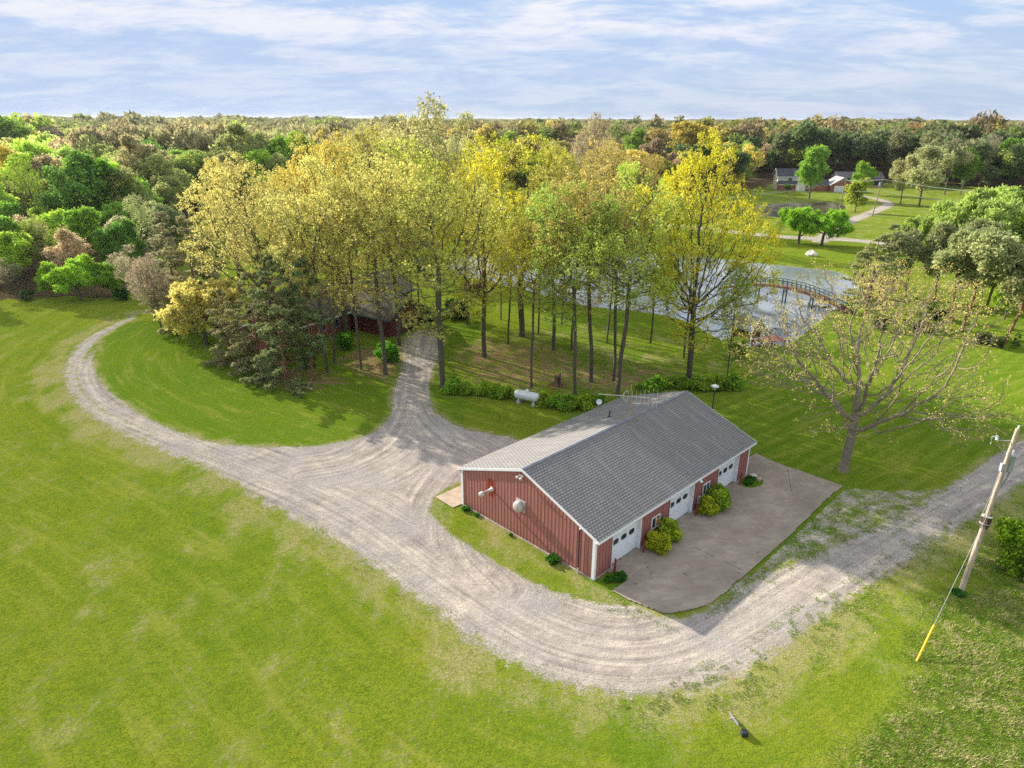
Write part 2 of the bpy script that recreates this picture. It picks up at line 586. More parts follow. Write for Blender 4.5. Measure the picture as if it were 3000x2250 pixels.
    e = mth(t, 'ADD', gd, mth(t, 'MULTIPLY', mth(t, 'SUBTRACT', en, .5), mth(t, 'MULTIPLY', pw, 4.2)))
    em = mapr(t, mth(t, 'DIVIDE', e, mth(t, 'ADD', pw, .08)), -.25, .25)
    col = mixc(t, em, g, gv)
    b = nd(t, 'ShaderNodeBsdfDiffuse', inp={'Roughness': .6})
    t.links.new(col, b.inputs['Color'])
    hgt = mth(t, 'ADD', mth(t, 'MULTIPLY', nX, .5), mth(t, 'MULTIPLY', nG, .3))
    hgt = mth(t, 'ADD', hgt, mth(t, 'MULTIPLY', nF, .9))
    hgt = mth(t, 'ADD', hgt, mth(t, 'MULTIPLY', rough, mth(t, 'MULTIPLY', rn, 3.5)))
    bp = nd(t, 'ShaderNodeBump', inp={'Strength': 1.0, 'Distance': .13})
    t.links.new(hgt, bp.inputs['Height'])
    t.links.new(bp.outputs[0], b.inputs['Normal'])
    t.links.new(b.outputs[0], out.inputs[0])
    return m


M_TERRAIN = terrain_material()


def water_material():
    m, t, out = mat_new('pond water')
    b = nd(t, 'ShaderNodeBsdfPrincipled', inp={'Roughness': .10, 'Base Color': (.17, .20, .225, 1), 'IOR': 1.6, 'Specular IOR Level': .9})
    pos = nd(t, 'ShaderNodeNewGeometry').outputs['Position']
    n1 = noise(t, mapping(t, pos, (1, 1.6, 1), (0, 0, .3)), 1.5, 4, .6)
    bp = nd(t, 'ShaderNodeBump', inp={'Strength': .25, 'Distance': .06})
    t.links.new(n1, bp.inputs['Height'])
    t.links.new(bp.outputs[0], b.inputs['Normal'])
    t.links.new(b.outputs[0], out.inputs[0])
    return m


M_WATER = water_material()
M_MURKY = simple('murky pond water', (.05, .048, .038), .12, .5, .12, spec=.8, tint2=(.11, .095, .06))

# ------------------------------------------------------------------ terrain fields
def W(pts):
    return np.array([tuple(at(*p))[:2] for p in pts])


def sdf(P, poly):
    """signed distance, positive inside"""
    d2 = np.full(len(P), 1e18)
    ins = np.zeros(len(P), dtype=bool)
    n = len(poly)
    for i in range(n):
        a, b = poly[i], poly[(i + 1) % n]
        ab = b - a
        ap = P - a
        t = np.clip((ap @ ab) / (ab @ ab + 1e-12), 0, 1)
        q = ap - t[:, None] * ab
        d2 = np.minimum(d2, (q ** 2).sum(1))
        c = (a[1] > P[:, 1]) != (b[1] > P[:, 1])
        with np.errstate(divide='ignore', invalid='ignore'):
            xi = (b[0] - a[0]) * (P[:, 1] - a[1]) / (b[1] - a[1] + 1e-30) + a[0]
        ins ^= c & (P[:, 0] < xi)
    d = np.sqrt(d2)
    return np.where(ins, d, -d)


def smooth_line(pts, n=8):
    P = np.array(pts, float)
    out = []
    for i in range(len(P) - 1):
        p0, p1, p2, p3 = P[max(i - 1, 0)], P[i], P[i + 1], P[min(i + 2, len(P) - 1)]
        for k in range(n):
            t = k / n
            out.append(.5 * ((2 * p1) + (p2 - p0) * t + (2 * p0 - 5 * p1 + 4 * p2 - p3) * t * t + (3 * p1 - p0 - 3 * p2 + p3) * t ** 3))
    out.append(P[-1])
    return np.array(out)


def linedist(P, line):
    best = np.full(len(P), 1e18)
    s_ = np.zeros(len(P))
    t_ = np.zeros(len(P))
    L = 0.0
    for i in range(len(line) - 1):
        a, b = line[i], line[i + 1]
        ab = b - a
        l = np.hypot(*ab)
        ap = P - a
        t = np.clip((ap @ ab) / (l * l + 1e-12), 0, 1)
        q = ap - t[:, None] * ab
        d2 = (q ** 2).sum(1)
        sgn = np.sign(ab[0] * ap[:, 1] - ab[1] * ap[:, 0])
        w = d2 < best
        best[w] = d2[w]
        s_[w] = (L + t * l)[w]
        t_[w] = (np.sqrt(d2) * sgn)[w]
        L += l
    return s_, t_


def sm(x, a, b):
    t = np.clip((x - a) / (b - a), 0, 1)
    return t * t * (3 - 2 * t)


def vnoise(P, scale, seed=0):
    """cheap smooth value noise in -1..1"""
    rng = np.random.RandomState(seed)
    tab = rng.rand(256, 256)
    q = P / scale
    i = np.floor(q).astype(int)
    f = q - i
    f = f * f * (3 - 2 * f)
    x0, y0 = i[:, 0] % 256, i[:, 1] % 256
    x1, y1 = (x0 + 1) % 256, (y0 + 1) % 256
    a = tab[x0, y0] * (1 - f[:, 0]) + tab[x1, y0] * f[:, 0]
    b = tab[x0, y1] * (1 - f[:, 0]) + tab[x1, y1] * f[:, 0]
    return (a * (1 - f[:, 1]) + b * f[:, 1]) * 2 - 1


GRAVEL = smooth_line(W([(293, 680), (240, 704), (195, 727), (162, 755), (143, 790), (143, 820), (155, 850), (185, 885), (235, 920), (300, 950), (370, 982),
    (430, 1005), (500, 1036), (540, 1064), (600, 1100), (680, 1142), (740, 1180), (800, 1215), (850, 1252), (900, 1290), (960, 1330),
    (1010, 1372), (1060, 1405), (1120, 1438), (1200, 1470), (1290, 1493), (1360, 1502), (1450, 1498), (1540, 1477), (1620, 1443), (1700, 1388),
    (1790, 1320), (1880, 1262), (1960, 1210), (2040, 1160), (2120, 1105), (2212, 1038), (2330, 960), (2500, 850),
    (2500, 805), (2330, 880), (2212, 947), (2150, 985), (2100, 1018), (2040, 1055), (1980, 1090), (1900, 1132), (1800, 1178), (1700, 1222), (1600, 1270),
    (1530, 1318), (1440, 1335), (1370, 1310), (1290, 1303), (1200, 1277), (1120, 1242), (1050, 1202), (985, 1162), (945, 1127), (928, 1097),
    (945, 1068), (990, 1042), (1050, 1045), (1130, 1010), (1180, 975), (1105, 945), (1060, 938), (1000, 925), (960, 905), (935, 885), (928, 860), (925, 830),
    (935, 800), (945, 770), (955, 738), (945, 715), (905, 715), (870, 738), (872, 780), (864, 810), (850, 850), (848, 885), (832, 915), (800, 938), (740, 955),
    (660, 965), (560, 965), (480, 960), (400, 940), (340, 915), (280, 880), (230, 840), (205, 805), (198, 780), (208, 750), (235, 722), (265, 703), (303, 686)]), 4)
C1 = smooth_line(W([(340, 668), (300, 684), (215, 738), (172, 790), (185, 850), (260, 905), (400, 965), (560, 1030), (700, 1090), (820, 1160), (930, 1240),
    (1050, 1320), (1180, 1390), (1320, 1425), (1460, 1415), (1600, 1350), (1750, 1255), (1900, 1165), (2050, 1080), (2212, 990), (2400, 880)]), 5)
C2 = smooth_line(W([(910, 700), (898, 760), (893, 830), (888, 890), (850, 960), (760, 1010), (660, 1030)]), 5)
C3 = smooth_line(W([(893, 830), (905, 890), (960, 950), (1040, 1000), (1000, 1080), (1000, 1180), (1080, 1270)]), 5)
ZMIX = W([(1530, 1312), (1660, 1205), (1780, 1098), (1823, 1052), (1930, 1060), (2040, 1056), (1980, 1092), (1900, 1132), (1800, 1178), (1700, 1222), (1600, 1270)])
VERGE = W([(925, 1097), (960, 1072), (1000, 1058), (1140, 1165), (1280, 1256), (1330, 1285), (1375, 1308), (1290, 1303), (1200, 1277), (1120, 1242), (1050, 1202), (985, 1162), (945, 1127)])
BACKSTRIP = W([(930, 862), (970, 830), (1100, 880), (1300, 905), (1180, 965), (1105, 945), (1060, 938), (1000, 925), (950, 900)])
ROUGH = W([(1740, 1700), (1850, 1560), (1960, 1440), (2040, 1300), (2110, 1200), (2212, 1110), (2500, 950), (2900, 1100), (2600, 2000), (1700, 1900)])
LITTER1 = W([(985, 748), (1060, 735), (1180, 745), (1300, 790), (1460, 790), (1440, 822), (1340, 850), (1180, 835), (1050, 830), (985, 800)])
LITTER2 = W([(725, 775), (790, 750), (868, 752), (868, 800), (830, 830), (760, 800)])
PINEFLOOR = W([(560, 800), (640, 790), (720, 800), (760, 830), (660, 850), (590, 840)])
POND = smooth_line(W([(975, 575), (1000, 553), (1100, 550), (1200, 552), (1300, 553), (1440, 545), (1560, 556), (1640, 565), (1728, 575), (1800, 583), (1850, 605), (1838, 640),
    (1791, 668), (1760, 695), (1728, 718), (1690, 741), (1640, 745), (1585, 738), (1540, 718), (1500, 695), (1440, 678), (1371, 668), (1277, 658), (1204, 641), (1104, 614), (1014, 598)]), 5)
POND2 = smooth_line(W([(1600, 452), (1650, 440), (1720, 436), (1790, 436), (1822, 443), (1815, 455), (1760, 464), (1700, 468), (1640, 466)]), 5)
FARROAD = smooth_line(W([(900, 462), (1150, 469), (1300, 475), (1500, 492), (1671, 510), (1831, 518), (1965, 530), (2168, 545), (2400, 560)]), 5)
FARDRIVE = smooth_line(W([(1770, 522), (1818, 486), (1870, 464), (1912, 447), (1917, 438), (1890, 428), (1850, 421), (1805, 412), (1772, 409)]), 5)
WOODL = W([(-400, 690), (-50, 652), (60, 645), (130, 641), (200, 646), (275, 640), (300, 625), (330, 560), (420, 470), (620, 430), (900, 425), (1200, 430), (1500, 420), (1660, 405), (1660, 385), (-400, 300)])
WOODR = W([(1640, 400), (1760, 393), (1960, 396), (2080, 402), (2400, 402), (2400, 300), (1600, 300)])


def terrain_fields(P):
    gd = sdf(P, GRAVEL)
    s1, t1 = linedist(P, C1)
    s2, t2 = linedist(P, C2)
    s3, t3 = linedist(P, C3)
    _, tr = linedist(P, FARROAD)
    _, td = linedist(P, FARDRIVE)
    # the left lane is two wheel tracks with grass between
    lane = 1 - sm(s1, 62, 80)
    gd = gd - lane * 1.25 * np.exp(-(t1 / .40) ** 2)
    gd = np.minimum(gd, 5)
    mixz, verge = sdf(P, ZMIX), sdf(P, VERGE)
    gd = np.where(mixz > 0, np.maximum(gd, .0), gd)
    far = np.maximum(2.6 - np.abs(tr), 1.9 - np.abs(td))
    gd = np.maximum(gd, far)
    outer = t1 < 0
    pw = np.where(outer, 1.35, .42) + .3 * lane + .0 * gd
    pw = np.where(mixz > -.5, 1.15, pw)
    pw = np.where(verge > -.5, .55, pw)
    pw = np.where(np.abs(far - gd) < 1e-6, .25, pw)
    bs = sdf(P, BACKSTRIP)
    pw = np.where(bs > -.4, .5, pw)
    d_main = -gd
    dry = np.where(outer, 1 - sm(d_main, 1.0, 5.5), 1 - sm(d_main, .2, 1.4)) * .95
    dry = np.where(verge > 0, .75, dry)
    dry = np.where(mixz > 0, .45, dry)
    field = (outer & (P[:, 1] < 95)).astype(float)
    dry = np.maximum(dry, .30 * field)
    rough = sm(sdf(P, ROUGH) + vnoise(P, 1.3, 21) * .9 + vnoise(P, 4.5, 22) * 1.0, -1.2, 1.6)
    lit = np.maximum.reduce([sm(sdf(P, LITTER1), -5, 3) * .60, sm(sdf(P, LITTER2), -3, 2) * .72, sm(sdf(P, PINEFLOOR), -2.5, 2) * .62])
    wood = np.maximum(sm(sdf(P, WOODL), -2, 2), sm(sdf(P, WOODR), -4, 4))
    dirt = wood * .85
    island = (t1 > 0) & (P[:, 0] < -5) & (P[:, 1] < 100)
    lush = np.where(island, .66, .30)
    lush = np.where(P[:, 0] > 5, .62, lush)
    lush = np.where((P[:, 1] > 125), .45, lush)
    lush = np.where((P[:, 1] < 40) & (P[:, 0] > 8), .35, lush)
    grove = sm(sdf(P, W([(960, 735), (1200, 690), (1600, 740), (1620, 850), (1350, 870), (980, 850)])), -3, 4)
    dry = np.maximum(dry, grove * .55)
    housey = (P[:, 0] > 60) & (P[:, 1] > 175)
    dry = np.where(housey, np.maximum(dry, .55), dry)
    stripe = np.where((P[:, 0] > 22) & (P[:, 1] > 45) & (P[:, 1] < 165), .75, .12)
    pond = np.maximum(sdf(P, POND), sdf(P, POND2))
    dry = np.where(pond > -.7, np.maximum(dry, .9), dry)
    # which centre line streaks the gravel
    a = np.abs(np.stack([t1, t2 * 1.0 + 0 * t2, t3]))
    k = a.argmin(0)
    s = np.choose(k, [s1, s2 + 300, s3 + 600])
    t = np.choose(k, [t1, t2, t3])
    s = np.where(gd < -.6, s1, s)
    t = np.where(gd < -.6, t1, t)
    z = vnoise(P, 9, 1) * .05 + vnoise(P, 2.2, 2) * .02
    z = z - np.clip(rough, 0, 1) * vnoise(P, .9, 3) * .04
    bd = np.clip(pond + .9, 0, 3)
    z = z - bd * .55
    z = np.where(np.hypot(P[:, 0], P[:, 1]) > 300, 0, z)
    # flat under the barn and its slab
    rel = P - np.array([B0.x, B0.y])
    bu, bv = rel @ np.array([BU.x, BU.y]), rel @ np.array([BV.x, BV.y])
    nb = 1 - sm(np.maximum.reduce([-bu - 1, bu - 27, -bv - 8, bv - 15]), 0, 3)
    z = z * (1 - nb) - .02 * nb
    fa = np.stack([gd / 10 + .5, pw / 5, dry, lit], 1)
    fb = np.stack([rough, lush, dirt, stripe], 1)
    return z, np.clip(fa, 0, 1), np.clip(fb, 0, 1), np.stack([s, t, 0 * s], 1), gd, pond


def spaced(lo, hi, c0, c1, near, mid, grow=1.16, cap=160.0):
    xs = list(np.arange(c0, c1 + near, near))
    x, s = xs[-1], near
    while x < hi:
        s = min(max(s * grow, near), cap) if x > 0 else s
        x += s
        xs.append(x)
    x, s = xs[0], near
    left = []
    while x > lo:
        s = min(s * grow, cap)
        x -= s
        left.append(x)
    return np.array(left[::-1] + xs)


def build_ground():
    xs = spaced(-7000, 7000, -48, 48, .3, 1, 1.035)
    ys1 = np.arange(17, 100, .3)
    ys2 = np.arange(100, 170, .7)
    ys3, y, s = [], 170.0, .9
    while y < 9500:
        ys3.append(y)
        s = min(s * 1.03, 260)
        y += s
    ys = np.concatenate([[-3000, -400, -60, -10, 5, 11, 14], ys1, ys2, ys3])
    X, Y = np.meshgrid(xs, ys)
    P = np.stack([X.ravel(), Y.ravel()], 1)
    z, fa, fb, path, gd, pond = terrain_fields(P)
    z = np.where(P[:, 1] < 10, 0, z)
    V = np.column_stack([P, z])
    nx = len(xs)
    i = np.arange(len(ys) - 1)[:, None] * nx + np.arange(nx - 1)[None, :]
    i = i.ravel()
    F = np.stack([i, i + 1, i + nx + 1, i + nx], 1)
    fg = gd[F].mean(1) > -.15
    for name, mask in (('ground', ~fg), ('gravel_drive', fg)):
        f = F[mask]
        used = np.unique(f)
        re = np.full(len(V), -1, dtype=np.int64)
        re[used] = np.arange(len(used))
        o = np_mesh(name, V[used], re[f], M_TERRAIN, attrs={'fa': ('FLOAT_COLOR', fa[used]), 'fb': ('FLOAT_COLOR', fb[used]),
                                                             'path': ('FLOAT_VECTOR', path[used])}, smooth=True)
        tag(o, kind='structure')


build_ground()


def flat_sheet(name, poly, z, mat, label=None):
    mb = MB()
    mb.add([(p[0], p[1], z) for p in poly], [tuple(range(len(poly)))])
    return tag(mb.build(name, mat), label, kind='structure')


def grow_poly(poly, d):
    out = []
    n = len(poly)
    for i in range(n):
        a, b = poly[(i - 1) % n], poly[(i + 1) % n]
        e = b - a
        nrm = np.array([e[1], -e[0]]) / (np.hypot(*e) + 1e-9)
        out.append(poly[i] + nrm * d)
    return np.array(out)


def area2(p):
    return sum(p[i][0] * p[(i + 1) % len(p)][1] - p[(i + 1) % len(p)][0] * p[i][1] for i in range(len(p)))


for nm, pl in (('pond_water', POND), ('far_pond_water', POND2)):
    sgn = 1 if area2(pl) > 0 else -1
    flat_sheet(nm, grow_poly(pl, .5 * sgn), -.32, M_WATER if nm == 'pond_water' else M_MURKY)

# ------------------------------------------------------------------ the barn
BL, BW, HE, HR = 20.74, 13.4, 3.35, 5.85
KS = (HR - HE) / (BW / 2)
barn = empty('garage_barn', B0, TH, 'long low red metal garage barn with grey shingle roof and three white overhead doors', 'garage')


def roof_z(y):
    return HR - KS * abs(y - BW / 2)


def rr(cx, cz, w, h, r, n=5):
    pts = []
    for sx, sz, a0 in ((1, 1, 0), (-1, 1, 90), (-1, -1, 180), (1, -1, 270)):
        for k in range(n + 1):
            a = math.radians(a0 + 90 * k / n)
            pts.append((cx + sx * (w / 2 - r) + r * math.cos(a), cz + sz * (h / 2 - r) + r * math.sin(a)))
    return pts


DOORS = [(1.88, 5.12), (8.73, 11.98), (15.68, 18.9)]
WINS = [(6.44, 7.50), (13.38, 14.40)]


def build_barn():
    # front wall
    mb = MB()
    segs, x = [], .0
    for a, b in DOORS:
        segs.append((x, a))
        x = b
    segs.append((x, BL))
    zt = HE - .05
    for a, b in segs:
        mb.box(a, b, 0, .16, .10, zt)
    for a, b in DOORS:
        mb.box(a, b, .0, .16, 2.80, zt)
    x = .22
    while x < BL - .1:
        inside = [d for d in DOORS if d[0] - .03 < x < d[1] + .03]
        z0 = 2.86 if inside else .10
        win = [w for w in WINS if w[0] - .08 < x < w[1] + .08]
        if win:
            mb.box(x - .014, x + .014, -.014, .0, .10, .90)
            mb.box(x - .014, x + .014, -.014, .0, 2.06, zt - .02)
        else:
            mb.box(x - .014, x + .014, -.014, .0, z0, zt - .02)
        x += .335
    fw = mb.build('front_wall', M_SIDING, barn)
    fw['label'] = 'dull red ribbed front wall with three garage doors'
    # gable walls
    for nm, x0, x1, sgn in (('gable_wall', 0, .16, -1), ('rear_gable_wall', BL - .16, BL, 1)):
        mb = MB()
        e = .05
        prof = [(.16 if sgn < 0 else .16, .10), (BW - .16, .10), (BW - .16, roof_z(BW - .16) - e), (BW / 2, HR - e), (.16, roof_z(.16) - e)]
        mb.prism(prof, 0, x0, x1)
        y = .22
        while y < BW - .1:
            xa = -.012 if sgn < 0 else BL
            wd = .016
            mb.box(xa, xa + .012, y - wd, y + wd, .10, roof_z(y) - .10)
            y += .335
        g = mb.build(nm, M_SIDING, barn)
    mb = MB().box(0, BL, BW - .16, BW, .10, zt)
    x = .22
    while x < BL - .1:
        mb.box(x - .014, x + .014, BW, BW + .028, .10, zt - .02)
        x += .335
    mb.build('back_wall', M_SIDING, barn)
    # footing
    mb = MB()
    foot = simple('concrete footing', (.36, .31, .27), .9, .3, 3)
    mb.box(-.05, 0, -.04, BW + .04, -.2, .12)
    mb.box(BL, BL + .05, -.04, BW + .04, -.2, .12)
    mb.box(.0, BL, BW + .0, BW + .05, -.2, .12)
    mb.box(.0, 1.88, -.04, .0, -.2, .12)
    mb.box(5.12, 8.73, -.04, .0, -.2, .12)
    mb.box(11.98, 15.68, -.04, .0, -.2, .12)
    mb.box(18.9, BL, -.04, .0, -.2, .12)
    mb.build('footing', foot, barn)
    # interior floor and dark inside so nothing shows through
    # roof slopes with uv in metres
    oe, og, of = .36, .10, .36

    def slope(name, y0, side):
        n = 33
        ln = math.hypot(BW / 2 + oe, KS * (BW / 2 + oe))
        me = bpy.data.meshes.new(name)
        vs_, fs_, uv = [], [], []
        th = .012
        for i in range(n):
            a, b = i / n, (i + 1) / n
            ya, yb = BW / 2 + side * (BW / 2 + oe) * (1 - a), BW / 2 + side * (BW / 2 + oe) * (1 - b)
            za, zb = HR - KS * abs(ya - BW / 2), HR - KS * abs(yb - BW / 2)
            k = len(vs_)
            xs_ = (-og, BL + of)
            # course: butt edge raised by the shingle's thickness
            vs_ += [(xs_[0], ya, za), (xs_[1], ya, za), (xs_[0], ya, za + th), (xs_[1], ya, za + th), (xs_[0], yb, zb + .002), (xs_[1], yb, zb + .002)]
            fs_ += [(k, k + 1, k + 3, k + 2), (k + 2, k + 3, k + 5, k + 4)]
            u0, u1 = 0, BL + og + of
            uv += [(u0, a * ln - .03), (u1, a * ln - .03), (u1, a * ln - .004), (u0, a * ln - .004), (u0, a * ln), (u1, a * ln), (u1, b * ln - .001), (u0, b * ln - .001)]
        k = len(vs_)
        ya = BW / 2 + side * (BW / 2 + oe)
        za = HR - KS * (BW / 2 + oe)
        vs_ += [(-og, ya, za - .03), (BL + of, ya, za - .03), (BL + of, BW / 2, HR - .03), (-og, BW / 2, HR - .03)]
        fs_ += [(k, k + 1, k + 2, k + 3)]
        uv += [(0, 0)] * 4
        me.from_pydata(vs_, [], fs_)
        l = me.uv_layers.new(name='uv')
        for j, q in enumerate(uv):
            l.data[j].uv = q
        me.materials.append(M_SHINGLE)
        o = bpy.data.objects.new(name, me)
        C.objects.link(o)
        o.parent = barn
        return o
    slope('roof_slope', 0, -1)
    slope('roof_slope', 0, 1)
    # ridge cap
    cap = MB()
    x = -og - .01
    while x < BL + of:
        x2 = min(x + .30, BL + of + .01)
        for s in (-1, 1):
            cap.add([(x, BW / 2, HR + .045), (x2, BW / 2, HR + .030), (x2, BW / 2 + s * .17, HR + .030 - .17 * KS), (x, BW / 2 + s * .17, HR + .045 - .17 * KS),
                     (x, BW / 2 + s * .17, HR + .012 - .17 * KS)], [(0, 1, 2, 3)])
        x += .27
    cap.build('ridge_cap', simple('ridge shingles', (.19, .20, .235), .9, .3, 3), barn)
    # white fascia and rake boards
    f = MB()
    ye, ze = -oe, HR - KS * (BW / 2 + oe)
    f.box(-og, BL + of, ye - .03, ye, ze - .19, ze - .004)
    f.build('fascia_board', M_WHITE, barn)
    f = MB()
    f.box(-og, BL + of, BW + oe, BW + oe + .03, ze - .19, ze - .004)
    f.build('fascia_board', M_WHITE, barn)
    for x0, x1 in ((-og - .03, -og), (BL + of, BL + of + .03)):
        f = MB()
        f.prism([(-oe - .03, ze - .20), (BW / 2, HR - .19), (BW + oe + .03, ze - .20), (BW + oe + .03, ze + .004), (BW / 2, HR + .012), (-oe - .03, ze + .004)], 0, x0, x1)
        f.build('rake_board', M_WHITE, barn)
    f = MB()
    f.box(-og, BL + of, -oe, 0.0, ze - .03 - .16, ze - .02 - .16)
    f.box(-og, BL + of, BW, BW + oe, ze - .03 - .16, ze - .02 - .16)
    f.build('soffit', M_WHITE, barn)
    # corner trims
    for cx, cy in ((0, 0), (BL, 0), (0, BW), (BL, BW)):
        sx, sy = (-1 if cx == 0 else 1), (-1 if cy == 0 else 1)
        t = MB()
        t.box(*sorted((cx + sx * .045, cx - sx * .16)), *sorted((cy + sy * .045, cy + sy * .015)), .02, 3.18)
        t.box(*sorted((cx + sx * .045, cx + sx * .015)), *sorted((cy + sy * .015, cy - sy * .18)), .02, 3.2)
        t.build('corner_trim', M_WHITE, barn)
    # base trim on the gable
    # doors
    door_m = simple('white door panel', (.76, .78, .81), .5, .05, 1.5)
    gray = simple('rubber seal', (.05, .05, .055), .8, .2)
    for a, b in DOORS:
        d = MB()
        for i in range(4):
            z0 = .03 + i * .69
            d.box(a + .02, b - .02, .262, .30, z0, z0 + .685)
            for j in range(5):   # pressed ribs of the steel sections
                zz = z0 + .08 + j * .125
                d.box(a + .03, b - .03, .254, .262, zz, zz + .075)
        dd = d.build('overhead_door', door_m, barn)
        s = MB().box(a + .02, b - .02, .25, .31, .0, .03)
        s.build('door_seal', gray, dd)
        cx = (a + b) / 2
        for q in (-1, 0, 1):
            wx = cx + q * .91
            fr = MB().prism(rr(wx, 1.72, .62, .40, .17), 1, .232, .255).build('window_frame', gray, dd)
            MB().prism(rr(wx, 1.72, .54, .32, .14), 1, .226, .234).build('pane', M_GLASS, dd)
        tr = MB()
        tr.box(b - .02, b + .002, -.05, .262, .0, 2.82)
        tr.box(a - .002, a + .02, -.05, .262, .0, 2.82)
        tr.box(a + .02, b - .02, -.05, .262, 2.78, 2.82)
        tr.box(b + .002, b + .05, -.05, -.03, .0, 2.86)
        tr.box(a - .05, a - .002, -.05, -.03, .0, 2.86)
        tr.build('door_jamb', M_WHITE, dd)
    orange = simple('orange blind', (.55, .28, .05), .7, .1)
    for i, (a, b) in enumerate(WINS):
        z0, z1 = .98, 1.98
        w = MB()
        t = .075
        w.box(a, b, -.055, 0, z1 - t, z1)
        w.box(a, b, -.055, 0, z0, z0 + t)
        w.box(a, a + t, -.055, 0, z0 + t, z1 - t)
        w.box(b - t, b, -.055, 0, z0 + t, z1 - t)
        m = (a + b) / 2
        w.box(m - .035, m + .035, -.05, 0, z0 + t, z1 - t)
        wo = w.build('window', M_WHITE, barn)
        MB().box(a + t, m - .035, -.02, -.004, z0 + t, z1 - t).build('pane', M_GLASS, wo)
        MB().box(m + .035, b - t, -.02, -.004, z0 + t, z1 - t).build('pane', M_GLASS, wo)
        if i == 0:
            bl = MB().box(m + .07, b - .11, -.026, -.021, z0 + .1, z1 - .25).build('blind', orange, wo)
            bl['label'] = 'orange blind behind the right pane'
    MB().box(12.62, 12.98, -.24, -.03, .62, 1.22).build('meter_box', M_GREYMETAL, barn)
    # floodlight over the middle door
    fl = MB()
    fl.lathe([(.02, 0), (.10, .03), (.12, .12), (.09, .16)], (12.15, -.44, 3.02), (0, -.5, -.85), 12)
    fl.box(12.10, 12.2, -.46, -.38, 3.0, 3.12)
    fl.build('floodlight', M_WHITE, barn)
    # twin floodlight near the gable peak
    fl = MB()
    fl.box(-.10, -.03, 6.55, 6.95, 5.22, 5.34)
    for yy in (6.62, 6.9):
        fl.tube([(-.08, yy, 5.28), (-.24, yy, 5.22)], .025, 6)
        fl.lathe([(.03, 0), (.09, .06), (.11, .18), (.10, .20)], (-.22, yy, 5.24), (-.8, .25 if yy > 6.7 else -.25, -.5), 12)
    fl.build('floodlight', M_GALV, barn)
    # flue pipe from the gable wall
    fp = MB()
    c = Vector((0, 9.9, 2.86))
    fp.lathe([(.20, .0), (.20, .03), (.115, .03), (.115, .95), (.19, .95), (.19, .98), (.17, 1.22), (.12, 1.25), (.0, 1.25)], c, (-1, 0, .02), 18)
    fp.build('flue_pipe', M_GALV, barn, True)
    # round extract fan hood
    vh = MB()
    vh.box(-.07, -.02, 6.38, 7.30, 2.36, 3.28)
    ve = vh.build('fan_hood', M_GALV, barn)
    v2 = MB().lathe([(.40, 0), (.43, .10), (.43, .30), (.36, .40), (.20, .46), (.0, .47)], (-.07, 6.84, 2.82), (-1, 0, 0), 28)
    v2.build('dome', simple('weathered aluminium', (.42, .42, .38), .5, .2, 7, metal=.2), ve, True)
    # dark downpipe
    dp = MB().tube([(-.10, 1.28, 3.42), (-.10, 1.28, .45)], .055, 10)
    do = dp.build('downpipe', M_DARKMETAL, barn)
    MB().tube([(-.05, 1.2, 3.58), (-.09, 1.27, 3.50), (-.10, 1.28, 3.40)], .045, 8).build('pipe_elbow', M_WHITE, do)
    MB().tube([(-.10, 1.28, .47), (-.12, 1.27, -.05)], .05, 8).build('pipe_foot', M_GALV, do)
    # roof vent pipe on the back slope
    vz = HR - KS * (9.27 - BW / 2)
    v = MB().tube([(13.16, 9.27, vz - .02), (13.16, 9.27, vz + .62)], .055, 10)
    v.lathe([(.22, 0), (.08, .12)], (13.16, 9.27, vz - .02), (0, 0, 1), 12)
    v.build('vent_pipe', M_DARKMETAL, barn)


build_barn()


def bw_(u, v, z=0):
    return B0 + BU * u + BV * v + Vector((0, 0, z))


# television aerial on the ridge
def build_aerial():
    a = empty('television_aerial', bw_(12.25, 6.6, HR + .02), TH, 'long rusty tv aerial on a tripod astride the barn ridge', 'antenna')
    m = MB()
    apex = Vector((0, 0, .95))
    feet = [(-.35, .65), (-.45, -.42), (.62, -.38)]
    for fx, fy in feet:
        z = -abs(fy + .1) * KS + .02
        t = MB().tube([apex, (fx, fy, z + .03)], .022, 6)
        t.box(fx - .16, fx + .10, fy - .05, fy + .05, z - .0, z + .02)
        t.build('leg', M_RUST, a)
    MB().tube([(0, 0, .5), (0, 0, 3.05)], .028, 8).tube([(.0, 0, .95), (0, 0, 1.35)], .045, 8).box(-.05, .07, -.06, .06, 1.35, 1.55).build('mast', M_RUST, a)
    bp, bq = Vector((-1.85, 3.0, 2.0)), Vector((2.1, -1.9, 1.95))
    # boom runs across the view
    c = Vector((0, 0, 1.98))
    rd = (Vector((BU.x, BU.y, 0)), Vector((BV.x, BV.y, 0)))
    wdir = Vector((1, -.20, 0)).normalized()          # world direction of the boom
    d = Vector((wdir.dot(BU), wdir.dot(BV), 0))
    n = Vector((-d.y, d.x, 0))
    al = simple('aerial aluminium', (.55, .52, .44), .5, .2, 8)
    boom = MB().beam(c - d * 2.6, c + d * 2.15, .035, .035).build('boom', al, a)
    e = MB()
    for i in range(9):
        t = -.55 + i * .33
        L = .34 + .055 * i
        up = Vector((n.x * .45, n.y * .45, .9)).normalized()
        p = c + d * t
        e.tube([p - up * L, p + up * L], .011, 5)
    for i in range(16):
        t = -2.55 + i * .115
        p = c + d * t
        up = Vector((n.x * .5, n.y * .5, .86))
        e.tube([p - up * .07, p + up * .07], .009, 4)
    for s in (-1, 1):      # corner reflector
        for i in range(5):
            p = c + d * (-.62 - i * -.08) + Vector((0, 0, s * (.12 + i * .09)))
            e.tube([p - n * .26, p + n * .26], .009, 4)
        e.tube([c + d * -.7, c + d * -.3 + Vector((0, 0, s * .55))], .011, 5)
    e.build('elements', al, a)


build_aerial()


